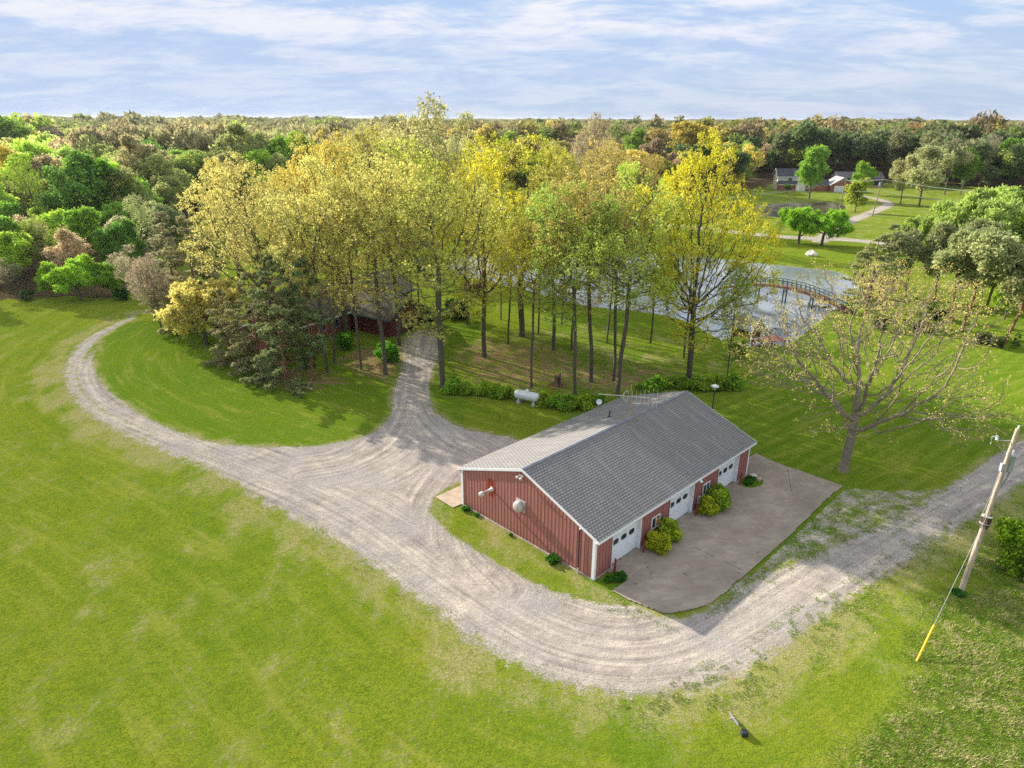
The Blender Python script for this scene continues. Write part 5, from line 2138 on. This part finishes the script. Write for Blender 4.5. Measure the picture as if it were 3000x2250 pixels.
PINES = [('pine0', 620, 832, 560, PINE, 1.0, 'dark pine with the lowest base in the left pine clump'), ('pine2', 677, 826, 565, PINE2, 1.0, 'thin open pine at the right edge of the left pine clump'),
         ('pine0', 562, 800, 600, PINB, 1.15, 'olive pine with long low boughs over the left lawn'), ('pine1', 600, 770, 530, BLUE, 1.0, 'bluish pine in the middle of the left pine clump'),
         ('pine0', 500, 790, 640, PINB, 1.0, 'low brownish pine at the front left of the pine clump'), ('pine0', 438, 712, 478, PINB, 1.15, 'large brown olive pine beside the upper left lane'),
         ('pine1', 392, 700, 470, GREY, 1.1, 'greyish pine right at the left lane where it leaves the lawn'), ('pine1', 480, 690, 520, PINE, 1.0, 'dark pine behind the low cream oak'),
         ('pine2', 652, 740, 570, BLUE, .95, 'short bluish pine seen between the trunks left of the hidden house')]
for (k, bx, by, ty, colr, wx, lb) in PINES:
    p = at(bx, by)
    plant(k, p, height_of(p, ty - 22), colr, 'pine_tree', lb, 'pine tree', 'pines left of the grove', wx=wx * .86)
RIGHT = [
    ('scots0', 2077, 714, 500, (.36, .40, .17), 1.1, 'tall red barked pine right of the bare spreading tree', 'pine_tree'),
    ('scots1', 2054, 698, 505, (.36, .40, .17), 1.0, 'red barked pine just left of the tallest red barked one', 'pine_tree'),
    ('scots2', 2018, 648, 490, (.33, .36, .16), 1.0, 'thin dark stemmed pine at the back of the red barked group', 'pine_tree'),
    ('scots0', 2060, 640, 480, (.32, .36, .15), 1.1, 'broad topped pine behind the red barked group', 'pine_tree'),
    ('scots2', 2130, 668, 520, (.38, .41, .18), 1.1, 'grey green pine at the right of the red barked group', 'pine_tree'),
    ('scots1', 2168, 744, 560, (.34, .36, .15), 1.0, 'slanting thin pine over the planted bed at the right edge', 'pine_tree'),
    ('pine1', 1868, 690, 500, (.34, .36, .15), 1.3, 'bushy olive pine hiding the right end of the arched bridge', 'pine_tree'),
    ('pine1', 1900, 640, 478, (.30, .34, .15), 1.1, 'dark round topped pine beyond the right end of the pond', 'pine_tree'),
    ('pine2', 1850, 660, 530, (.33, .35, .15), 1.3, 'shorter dark pine by the right end of the pond', 'pine_tree'),
    ('scots1', 1955, 640, 505, (.31, .34, .15), 1.0, 'dark pine between the pond pine and the red barked group', 'pine_tree'),
    ('weeping0', 2080, 580, 418, (.40, .52, .13), 1.15, 'large light green willow right of the far driveway, left of the pair', 'willow_tree'),
    ('weeping1', 2150, 560, 412, (.38, .52, .12), 1.15, 'large light green willow at the right edge, right of the pair', 'willow_tree'),
    ('weeping1', 1985, 560, 470, (.38, .50, .12), .9, 'smaller light green willow left of the large pair', 'willow_tree'),
    ('leafy0', 2225, 600, 470, LIME, 1.1, 'lime green tree cut by the right edge of the picture', 'green_tree'),
    ('leafy2', 2170, 690, 590, LIME, .8, 'low bright green tree under the pines near the right edge', 'green_tree'),
    ('bare1', 2225, 690, 545, (.38, .36, .14), .9, 'sparse cream budded tree at the right picture edge', 'bare_tree'),
    ('scrub', 1586, 772, 735, LGRN, .8, 'small twiggy light green tree in front of the playhouse', 'small_tree'),
    ('leafy1', 2120, 640, 560, GREN, 1.0, 'green bushy tree beyond the right hand lawn', 'green_tree'),
    ('round0', 1724, 527, 452, (.27, .50, .04), 1.0, 'left of two round bright green trees by the gravel road', 'green_tree'),
    ('round1', 1774, 531, 458, (.28, .52, .04), 1.05, 'right of two round bright green trees by the gravel road', 'green_tree'),
    ('bare1', 1680, 520, 470, LGRN, .9, 'thin small tree left of the two round bright green trees', 'small_tree'),
    ('column', 1846, 459, 388, (.40, .48, .06), 1.1, 'narrow upright yellow green tree between the two distant poles', 'green_tree'),
    ('leafy1', 1748, 429, 320, (.30, .52, .07), 1.0, 'tall fresh green tree in front of the white house', 'green_tree'),
    ('leafy0', 1860, 420, 352, (.27, .46, .05), .9, 'green tree in front of the navy house', 'green_tree'),
    ('leafy2', 1700, 417, 398, DEEP, 1.0, 'dark bush against the white house front', 'bush'),
    ('wood2', 1985, 446, 322, (.46, .48, .22), 1.1, 'broad pale olive tree right of the far driveway', 'pale_tree'),
    ('wood0', 1945, 440, 340, (.44, .45, .20), 1.0, 'pale olive tree beside the far driveway bend, left of the broad one', 'pale_tree'),
    ('bare2', 2040, 420, 302, (.36, .33, .20), 1.0, 'pale tree with whitish limbs left of the white barked one', 'pale_tree'),
    ('bare0', 2112, 412, 288, (.42, .38, .26), .8, 'nearly leafless white barked tree standing out at the right', 'bare_tree'),
    ('wood3', 2075, 420, 325, (.18, .30, .05), 1.0, 'green tree right behind the pale whitish limbed tree', 'green_tree'),
    ('leafy2', 2190, 408, 305, GREN, 1.2, 'bright green round tree at the far right field edge', 'green_tree'),
    ('leafy0', 2150, 406, 330, (.10, .22, .04), 1.1, 'dark green tree left of the bright round one at the far field edge', 'green_tree'),
    ('darkpine2', 2128, 415, 362, BLUE, 1.3, 'bluish fir at the left end of the far right field', 'pine_tree'),
]
for (k, bx, by, ty, colr, wx, lb, nm) in RIGHT:
    p = at(bx, by)
    plant(k, p, height_of(p, ty), colr, nm, lb, 'bush' if nm == 'bush' else 'tree', wx=wx, tilt=((0, .20) if bx == 2168 else (0, .05 if 'scots' in k else 0)))
LEFT = [
    ('leafy0', 175, 650, 560, (.27, .46, .04), 1.25, 'brightest green low tree at the left wood edge, centre of the front three', 'green_tree'),
    ('leafy1', 118, 642, 570, (.30, .47, .04), 1.1, 'bright green low tree at the left wood edge, left of the front three', 'green_tree'),
    ('leafy2', 245, 643, 572, (.20, .36, .04), 1.1, 'mid green low tree at the left wood edge, right of the front three', 'green_tree'),
    ('bare1', 108, 600, 465, (.30, .38, .08), 1.3, 'fine twigged yellow green tree behind the front left trees', 'pale_tree'),
    ('leafy1', 30, 610, 475, (.20, .36, .05), 1.0, 'lime tree with visible branches at the left edge', 'green_tree'),
    ('bare2', 20, 640, 560, (.26, .24, .16), 1.1, 'grey leafless scrub tree at the left picture edge', 'bare_tree'),
    ('leafy0', -10, 570, 400, (.16, .32, .04), 1.0, 'deep green tree cut by the left picture edge', 'green_tree'),
    ('leafy2', 240, 520, 352, (.16, .32, .03), .95, 'tall dark green maple standing above the left wood', 'green_tree'),
    ('oak1', 98, 530, 335, (.27, .38, .045), .8, 'lime tree with a dark twisted trunk left of the dark green maple', 'green_tree'),
    ('leafy1', 200, 590, 455, (.22, .38, .04), 1.1, 'bright mid green tree below the dark green maple', 'green_tree'),
    ('leafy0', 270, 600, 480, (.12, .26, .04), .9, 'shaded green tree right below the dark green maple', 'green_tree'),
    ('bare0', 320, 590, 420, (.34, .38, .16), 1.1, 'greyish lime loose tree left of the grove pines', 'pale_tree'),
    ('scots1', 385, 600, 452, BLUE, .8, 'dark narrow pine behind the half bare trees left of the grove', 'pine_tree'),
    ('bare2', 300, 650, 530, (.36, .32, .20), 1.1, 'pinkish grey half bare tree at the corner of the left wood', 'bare_tree'),
    ('bare1', 335, 690, 560, (.36, .31, .20), .9, 'pinkish twiggy tree beside the upper left lane', 'bare_tree'),
    ('wood1', 60, 480, 352, (.32, .22, .12), 1.0, 'pinkish brown tree behind the lime tree at left', 'brown_tree'),
    ('wood0', 125, 455, 335, PINK, 1.1, 'broad pinkish brown tree in the left wood', 'brown_tree'),
    ('twig1', 185, 460, 330, (.33, .27, .13), 1.2, 'brown twiggy tree with a cream top behind the dark green maple', 'brown_tree'),
    ('wood2', 200, 415, 305, GOLD, 1.3, 'broad golden tree high in the left wood', 'brown_tree'),
    ('wood3', 345, 440, 312, (.17, .37, .05), 1.3, 'bright lime tree right of the dark green maple, higher up', 'green_tree'),
    ('wood0', 395, 445, 330, (.24, .37, .07), 1.2, 'pale lime tree beside the bright lime one', 'green_tree'),
    ('wood2', 290, 470, 350, (.26, .34, .07), 1.0, 'rounded olive lime tree right of the dark green maple', 'green_tree'),
    ('twig2', 530, 440, 275, (.28, .31, .10), 1.5, 'large round olive twiggy tree above the left grove', 'brown_tree'),
    ('wood1', 655, 430, 292, (.20, .36, .035), 1.1, 'bright lime tree between the olive round tree and the grove, right', 'green_tree'),
    ('wood3', 610, 435, 300, (.22, .37, .04), 1.0, 'bright lime tree between the olive round tree and the grove, left', 'green_tree'),
    ('wood1', 35, 400, 258, (.20, .32, .05), 1.5, 'big lime tree touching the horizon at the far left', 'green_tree'),
    ('leafy2', 230, 395, 320, (.10, .24, .04), 1.1, 'small dark green round tree behind the golden tree', 'green_tree'),
    ('wood0', 1105, 400, 290, (.26, .36, .06), 1.0, 'bright green tree in the far wood behind the grove', 'green_tree'),
    ('wood3', 1365, 400, 282, (.20, .31, .05), .9, 'bright green tree in the far wood right of centre', 'green_tree'),
    ('wood1', 1475, 390, 268, (.38, .32, .06), 1.4, 'large golden tree in the far wood behind the largest yellow oak', 'brown_tree'),
]
for (k, bx, by, ty, colr, wx, lb, nm) in LEFT:
    p = at(bx, by)
    plant(k, p, height_of(p, ty), tuple(min(.8, c * 1.25) for c in colr), nm, lb, wx=wx)

# shrubs and hedge
SHR = [('shrub0', 6.15, -.95, 1.62, (.46, .50, .03), 'nearest yellow green shrub under the first barn window, left of its pair', 1.0),
       ('shrub1', 7.55, -.80, 1.80, (.36, .47, .035), 'taller shrub right of the nearest pair by the first barn window', 1.0),
       ('shrub1', 12.75, -.95, 1.62, (.44, .50, .03), 'yellow green shrub beside the white meter box of the barn, left of the far pair', .95),
       ('shrub0', 14.15, -.80, 2.05, (.28, .42, .035), 'darker tall shrub under the second barn window, right of the far pair', 1.0)]
for k, u, v, h, colr, lb, wx in SHR:
    plant(k, bw_(u, v), h, colr, 'shrub', lb, 'shrub', 'shrubs along the barn front', wx=wx, parts=('stems', 'foliage'))
HED = [(978, 846), (1008, 852), (1040, 852), (1070, 856), (1100, 862), (1176, 874), (1205, 880), (1232, 884), (1262, 882), (1290, 872), (1395, 848), (1420, 842), (1448, 838), (1476, 838), (1502, 840), (1530, 842), (1556, 842), (1582, 838)]
for i, (x, y) in enumerate(HED):
    p = at(x, y)
    if i < 10:
        where = ('at the drive end of the hedge', 'second from the drive in the hedge', 'in the hedge left of the propane tank, third from the drive', 'in the hedge left of the propane tank, fourth from the drive',
                 'touching the left end of the propane tank', 'touching the right end of the propane tank', 'second right of the propane tank', 'third right of the propane tank',
                 'just left of the satellite dish', 'half hidden behind the satellite dish')[i]
    else:
        where = 'of the hedge behind the far barn gable, number %s from its left end' % ('one', 'two', 'three', 'four', 'five', 'six', 'seven', 'eight')[i - 10]
    plant('hedge%d' % (i % 2), p, random.uniform(1.15, 1.6), (.20 + .10 * random.random(), .42, .04), 'hedge_shrub', 'green shrub ' + where, 'shrub', 'low shrubs in the hedge',
          wx=random.uniform(.9, 1.15), parts=('stems', 'foliage'))
MISC = [('scrub', 745, 752, 1.8, (.14, .38, .03), 'bright green bush left of the hidden house among the trunks'), ('scrub', 838, 780, 2.0, (.13, .38, .03), 'bright green bush at the left of the house drive'),
        ('scrub', 915, 700, 1.9, (.02, .10, .03), 'dark round bush by the hidden garage door'), ('scrub', 985, 690, 2.6, (.03, .11, .03), 'dark evergreen bush right of the hidden house'),
        ('scrub', 1025, 640, 2.2, (.15, .14, .07), 'brownish bush between the hidden house and the pond'),
        ('scrub', 2225, 1235, 2.9, (.17, .30, .02), 'yellow green bush at the right picture edge beyond the utility pole'),
        ('pine1', 2192, 752, 2.4, (.02, .08, .03), 'tiny dark conifer in the planted bed at the right edge'),
        ('scrub', 2120, 742, 1.4, (.16, .17, .08), 'low grey shrub in the planted bed at the right edge'), ('scrub', 2150, 750, 1.2, (.12, .15, .06), 'low olive shrub beside the slanting pine'),
        ('scrub', 2020, 690, 1.7, (.06, .13, .03), 'dark low bush on the lawn behind the spreading tree'), ('scrub', 1990, 715, 1.4, (.09, .10, .04), 'dark brownish low bush behind the spreading tree'),
        ('scrub', 1900, 712, 1.6, (.05, .13, .03), 'small dark bush on the lawn left behind the spreading tree'),
        ('scrub', 265, 648, 1.6, (.05, .16, .03), 'low dark green scrub at the foot of the left wood'), ('scrub', 60, 648, 1.5, (.12, .2, .06), 'low grey green scrub at the foot of the left wood')]
for k, x, y, h, colr, lb in MISC:
    plant(k, at(x, y), h, colr, 'bush', lb, 'bush', parts=('stems', 'foliage') if k == 'scrub' else ('trunk', 'crown'))
WEED = [((-.35, 12.6), .3, 'dark green weed clump at the far left foot of the gable wall'), ((-.30, 11.4), .2, 'small weed clump second along the foot of the gable wall'),
        ((-.42, 3.3), .42, 'dark leafy weed at the gable foot left of the black downpipe'), ((.75, -.75), .3, 'weed clump between the white barn corner and the first red post'),
        ((1.35, -1.15), .38, 'weed clump in front of the first red post'), ((19.5, -.85), .35, 'weed clump beside the farthest red post'),
        ((20.3, -.7), .3, 'weed clump between farthest red post and the rocks'), ((-.3, 7.6), .14, 'tiny weed under the round fan hood')]
for (uv, h, lb) in WEED:
    plant(random.choice(['weed0', 'weed1']), bw_(uv[0], uv[1], .03), h, (.05, .18, .02), 'weed_clump', lb, 'weed', 'weeds at the foot of the barn', parts=('stems', 'foliage'), wx=1.3)
plant('weed0', at(2070, 1284), .26, (.05, .19, .03), 'weed_clump', 'dark green weeds round the foot of the leaning utility pole', 'weed', parts=('stems', 'foliage'), wx=1.6)

# ------------------------------------------------------------------ woods
WL, WR = WOODL, WOODR


def wood_color(vx, D, rng):
    r = rng.rand()
    if vx < 210:
        pal = [(LIME, 'wood'), ((.38, .50, .12), 'wood'), (PINK, 'wood'), (OLIV, 'twig'), ((.13, .24, .04), 'wood'), (GOLD, 'wood')]
        w = [.34, .30, .07, .13, .10, .06]
    elif vx < 900 and 190 < D < 290:
        pal = [(LIME, 'wood'), ((.28, .36, .08), 'wood'), ((.30, .33, .11), 'wood'), ((.27, .25, .12), 'twig'), (GREN, 'wood')]
        w = [.3, .27, .18, .15, .1]
    elif vx < 900 and D > 190:
        pal = [((.25, .22, .12), 'twig'), ((.31, .29, .14), 'twig'), ((.28, .30, .12), 'twig'), (LIME, 'wood'), ((.30, .27, .10), 'wood')]
        w = [.42, .25, .15, .06, .12]
    elif vx < 900:
        pal = [(LIME, 'wood'), ((.25, .33, .08), 'wood'), (GREN, 'wood'), (GREY, 'twig')]
        w = [.35, .3, .2, .15]
    elif vx < 1380:
        pal = [((.30, .28, .08), 'wood'), ((.24, .19, .10), 'twig'), ((.16, .24, .05), 'wood'), (GOLD, 'wood'), ((.28, .24, .13), 'twig')]
        w = [.28, .24, .16, .16, .16]
    elif vx < 1640 or D > 430:
        pal = [((.42, .36, .085), 'wood'), ((.40, .31, .10), 'wood'), ((.26, .28, .06), 'wood'), ((.16, .25, .045), 'wood'), ((.26, .2, .12), 'twig'), ((.09, .13, .05), 'darkpine'), ((.36, .19, .10), 'wood')]
        w = [.25, .14, .22, .13, .15, .10, .01]
    else:
        pal = [((.12, .15, .07), 'darkpine'), ((.17, .18, .085), 'darkpine'), ((.10, .14, .055), 'darkpine'), ((.10, .19, .04), 'wood'), ((.32, .17, .09), 'wood'), ((.22, .27, .06), 'wood')]
        w = [.34, .22, .16, .15, .01, .12]
    c, k = pal[rng.choice(len(pal), p=np.array(w) / sum(w))]
    j = rng.uniform(.85, 1.15)
    k2 = 1.4
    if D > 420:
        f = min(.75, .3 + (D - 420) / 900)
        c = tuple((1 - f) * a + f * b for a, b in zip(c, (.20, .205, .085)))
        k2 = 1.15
    return tuple(min(.8, x * j * k2) for x in c), k


def in_wood(P):
    a = sdf(P, WL) > 2
    b = (P[:, 1] > 283) & (P[:, 0] > 60) & (P[:, 1] > 283 + 0 * P[:, 0])
    c = (P[:, 1] > 330)
    d = (P[:, 1] > 240) & (P[:, 0] < 70)
    out = a | b | c | d
    # open field at the far right
    fld = (P[:, 0] > 175) & (P[:, 1] < 300)
    clr = sdf(P, W([(1640, 393), (1640, 480), (1965, 480), (1965, 397)])) > -5
    return out & ~fld & ~clr


def plant_woods():
    rng = np.random.RandomState(77)
    pts = []
    for (y0, y1, sp) in ((100, 330, 8.6), (330, 560, 10.5), (560, 1000, 15), (1000, 1800, 26), (1800, 3600, 60), (3600, 8000, 150)):
        xm = y1 * .84 + 25
        gx, gy = np.meshgrid(np.arange(-xm, xm, sp), np.arange(y0, y1, sp * .92))
        P = np.stack([gx.ravel(), gy.ravel()], 1) + rng.uniform(-.42, .42, (gx.size, 2)) * sp
        k = (np.abs(P[:, 0]) < P[:, 1] * .84 + 16) & in_wood(P)
        pts.append(np.column_stack([P[k], np.full(k.sum(), sp)]))
    P = np.concatenate(pts)
    taken = np.array([tuple(at(g[1], g[2]))[:2] for g in LEFT + RIGHT + GROVE])
    d = np.sqrt(((P[:, None, :2] - taken[None]) ** 2).sum(2)).min(1)
    P = P[d > 5.5]
    P = P[np.argsort(np.hypot(P[:, 0], P[:, 1]))]
    TRI = {}
    nind = 0
    mass = []
    for x, y, sp in P:
        vx, vy = proj(x, y, 0)
        D = math.hypot(x, y)
        colr, kind = wood_color(vx, D, rng)
        if kind == 'darkpine':
            h = rng.uniform(18, 23)
        elif kind == 'twig':
            h = rng.uniform(19, 25) if 200 < vx < 900 and D > 260 else rng.uniform(14, 19)
        else:
            h = rng.uniform(12, 18)
        if D > 420:
            h = rng.uniform(19, 26)
        if vx < 900 and D > 300:
            h = max(h, rng.uniform(20, 26.5) if vx > 240 else rng.uniform(16, 21))
        if vx < 330 and D < 190:
            h = rng.uniform(8, 12.5)
        if 330 <= vx < 1500 and D < 240:
            h = rng.uniform(10, 16)
        if 1640 < vx < 2000 and D < 330:
            h = rng.uniform(17, 21)
        hn = vnoise(np.array([[x, y]]), 70, 61)[0] * .16 + vnoise(np.array([[x, y]]), 260, 62)[0] * .14
        h *= 1 + hn + (rng.rand() < .05) * .2
        if nind < 215:
            nind += 1
            key = kind + str(rng.randint({'wood': 4, 'twig': 3, 'darkpine': 3}[kind]))
            side = 'left' if vx < 450 else ('middle' if vx < 1500 else 'right')
            hue = {'darkpine': 'dark pine', 'twig': 'twiggy brown half bare tree'}.get(kind)
            if hue is None:
                r_, g_ = colr[0], colr[1]
                hue = 'golden leafed tree' if r_ > g_ * 1.12 else ('yellow green tree' if r_ > g_ * .72 else 'fresh green tree')
            where = {'left': 'packed in the wood on the left', 'middle': 'in the wood behind the grove and pond', 'right': 'in the wood belt behind the far houses'}[side]
            plant(key, (x, y, 0), h, colr, {'darkpine': 'pine_tree', 'twig': 'bare_tree'}.get(kind, 'woodland_tree'), hue + ' ' + where, 'tree', hue + 's ' + where,
                  rz=rng.uniform(0, 6.28), wx=rng.uniform(.95, 1.25), rng=random)
        else:
            mass.append((x, y, h, sp, colr, kind, D))
    # the far wood as one mass of leaf clumps and stems
    Vs, Fs, Ts, Cs, off = [], [], [], [], 0
    proto = {}
    for kind in ('wood', 'twig', 'darkpine'):
        for lod, n, ls in ((0, 900, .85), (1, 300, 1.5), (2, 80, 3.2)):
            for q in range(4):
                w, hh = {'wood': (.62, .72), 'twig': (.60, .78), 'darkpine': (.36, .72)}[kind]
                L = lobes(rng, 10, 1 - hh / 2, hh * .9, w * .9, .09, .18)
                A = fill(rng, L, n)
                V, F, t = leaf_quads(rng, A * 18, ls * (.75 if kind == 'twig' else 1), crown_tint(rng, A * 18, 3), 2.2 if kind == 'twig' else 1.2,
                                     updir=np.array([0, 0, .7]) if kind == 'twig' else None)
                proto[kind, lod, q] = (V / 18, F, t)
    for (x, y, h, sp, colr, kind, D) in mass:
        lod = 0 if D < 480 else (1 if D < 1100 else 2)
        V, F, t = proto[kind, lod, rng.randint(4)]
        a = rng.rand() * 6.28
        ws = max(1.0, sp / 11.0)
        c, s = math.cos(a) * h * ws, math.sin(a) * h * ws
        U = np.empty_like(V)
        U[:, 0] = V[:, 0] * c - V[:, 1] * s + x
        U[:, 1] = V[:, 0] * s + V[:, 1] * c + y
        U[:, 2] = V[:, 2] * h
        Vs.append(U)
        Fs.append(F + off)
        Ts.append(t)
        Cs.append(np.tile(np.array([*colr, 1.0]), (len(V), 1)))
        off += len(V)
    o = np_mesh('distant_woodland', np.concatenate(Vs), np.concatenate(Fs), M_WOODMASS, attrs={'tint': ('FLOAT', np.concatenate(Ts)), 'col': ('FLOAT_COLOR', np.concatenate(Cs))})
    tag(o, 'mixed brown, gold and green woodland running away to the horizon', 'woodland', kind='stuff')
    print('woods', nind, len(mass), off)


plant_woods()


# ------------------------------------------------------------------ rough grass and weeds standing up from the ground
def build_grass():
    rng = np.random.RandomState(5)
    m, t, out = mat_new('grass blades')
    at_ = nd(t, 'ShaderNodeAttribute', attribute_name='col').outputs['Color']
    df = nd(t, 'ShaderNodeBsdfDiffuse')
    tr = nd(t, 'ShaderNodeBsdfTranslucent')
    t.links.new(at_, df.inputs[0])
    t.links.new(at_, tr.inputs[0])
    mx = nd(t, 'ShaderNodeMixShader', inp={0: .3})
    t.links.new(df.outputs[0], mx.inputs[1])
    t.links.new(tr.outputs[0], mx.inputs[2])
    t.links.new(mx.outputs[0], out.inputs[0])
    n1, n2 = 620000, 260000
    P = np.concatenate([np.column_stack([rng.uniform(6, 46, n1), 18 + 30 * rng.rand(n1) ** 1.3]), np.column_stack([rng.uniform(-45, 48, n2), 20 + 75 * rng.rand(n2) ** 1.5])])
    pre = (sdf(P, ROUGH) > -2.5) | (np.abs(sdf(P, GRAVEL)) < 3.0)
    P = P[pre]
    P = P[np.abs(P[:, 0]) < P[:, 1] * .72 + 9.5]
    z, fa, fb, path, gd, pond = terrain_fields(P)
    rough, dry, pw = fb[:, 0], fa[:, 2], fa[:, 1] * 5
    cl = vnoise(P, 1.1, 31) * .5 + vnoise(P, .4, 32) * .5
    edge = np.exp(-(gd / (pw + .3)) ** 2)
    prob = np.clip(rough * (.55 + .6 * (cl > -.1)) + edge * .6 * (cl > .10) + (gd < -.3) * .02 * (cl > .2), 0, 1)
    rel = P - np.array([B0.x, B0.y])
    bu, bv = rel @ np.array([BU.x, BU.y]), rel @ np.array([BV.x, BV.y])
    prob[(bu > -.1) & (bu < BL + .1) & (bv > -6.2) & (bv < BW + .1)] = 0
    prob[(bu > 0) & (bu < 26) & (bv > -7) & (bv < 0)] *= 0
    prob[gd > 1.6] = 0
    prob[pond > -.5] = 0
    k = rng.rand(len(P)) < prob
    P, z, rough, cl = P[k], z[k], rough[k], cl[k]
    n = len(P)
    h = np.where(rough > .5, rng.uniform(.04, .20, n), rng.uniform(.03, .10, n)) * (1 + .4 * cl)
    a = rng.rand(n) * 6.283
    lean = rng.uniform(.2, 1.0, n) * h
    la = np.where(rough > .5, 5.6 + rng.normal(size=n) * .8, rng.rand(n) * 6.28)
    wd = np.where(rough > .5, rng.uniform(.006, .016, n), rng.uniform(.010, .028, n))
    c = np.column_stack([P, z])
    dx = np.column_stack([np.cos(a) * wd, np.sin(a) * wd, 0 * a])
    tip = c + np.column_stack([np.cos(la) * lean, np.sin(la) * lean, h])
    V = np.stack([c - dx, c + dx, tip], 1).reshape(-1, 3)
    F = np.arange(3 * n).reshape(-1, 3)
    sel = rng.rand(n) + cl * .5 * (rough > .5)
    g1, g2, st = np.array([.13, .25, .02]), np.array([.26, .36, .04]), np.array([.60, .50, .30])
    col = np.where((sel < .42)[:, None], g1, np.where((sel < .80)[:, None], g2, st))
    col = np.where(((rough < .5) & (sel > .9))[:, None], np.array([.2, .26, .05]), col)
    col = col * rng.uniform(.7, 1.25, n)[:, None]
    col = np.repeat(np.column_stack([col, np.ones(n)]), 3, 0)
    o = np_mesh('rough_grass', V, F, m, attrs={'col': ('FLOAT_COLOR', col)})
    tag(o, 'long rough grass and scattered weeds along the gravel and by the pole', 'grass', kind='stuff')
    print('grass', n)


build_grass()


# ------------------------------------------------------------------ the air
def build_haze():
    m, t, out = mat_new('haze')
    pv = nd(t, 'ShaderNodeVolumePrincipled', inp={'Color': (.80, .87, 1.0, 1), 'Density': .00004, 'Anisotropy': .35})
    t.links.new(pv.outputs[0], out.inputs['Volume'])
    o = MB().box(-7400, 7400, -3300, 9900, -6, 40).build('haze', m)
    tag(o, 'thin blue summer haze over the whole countryside', 'haze', kind='stuff')


build_haze()
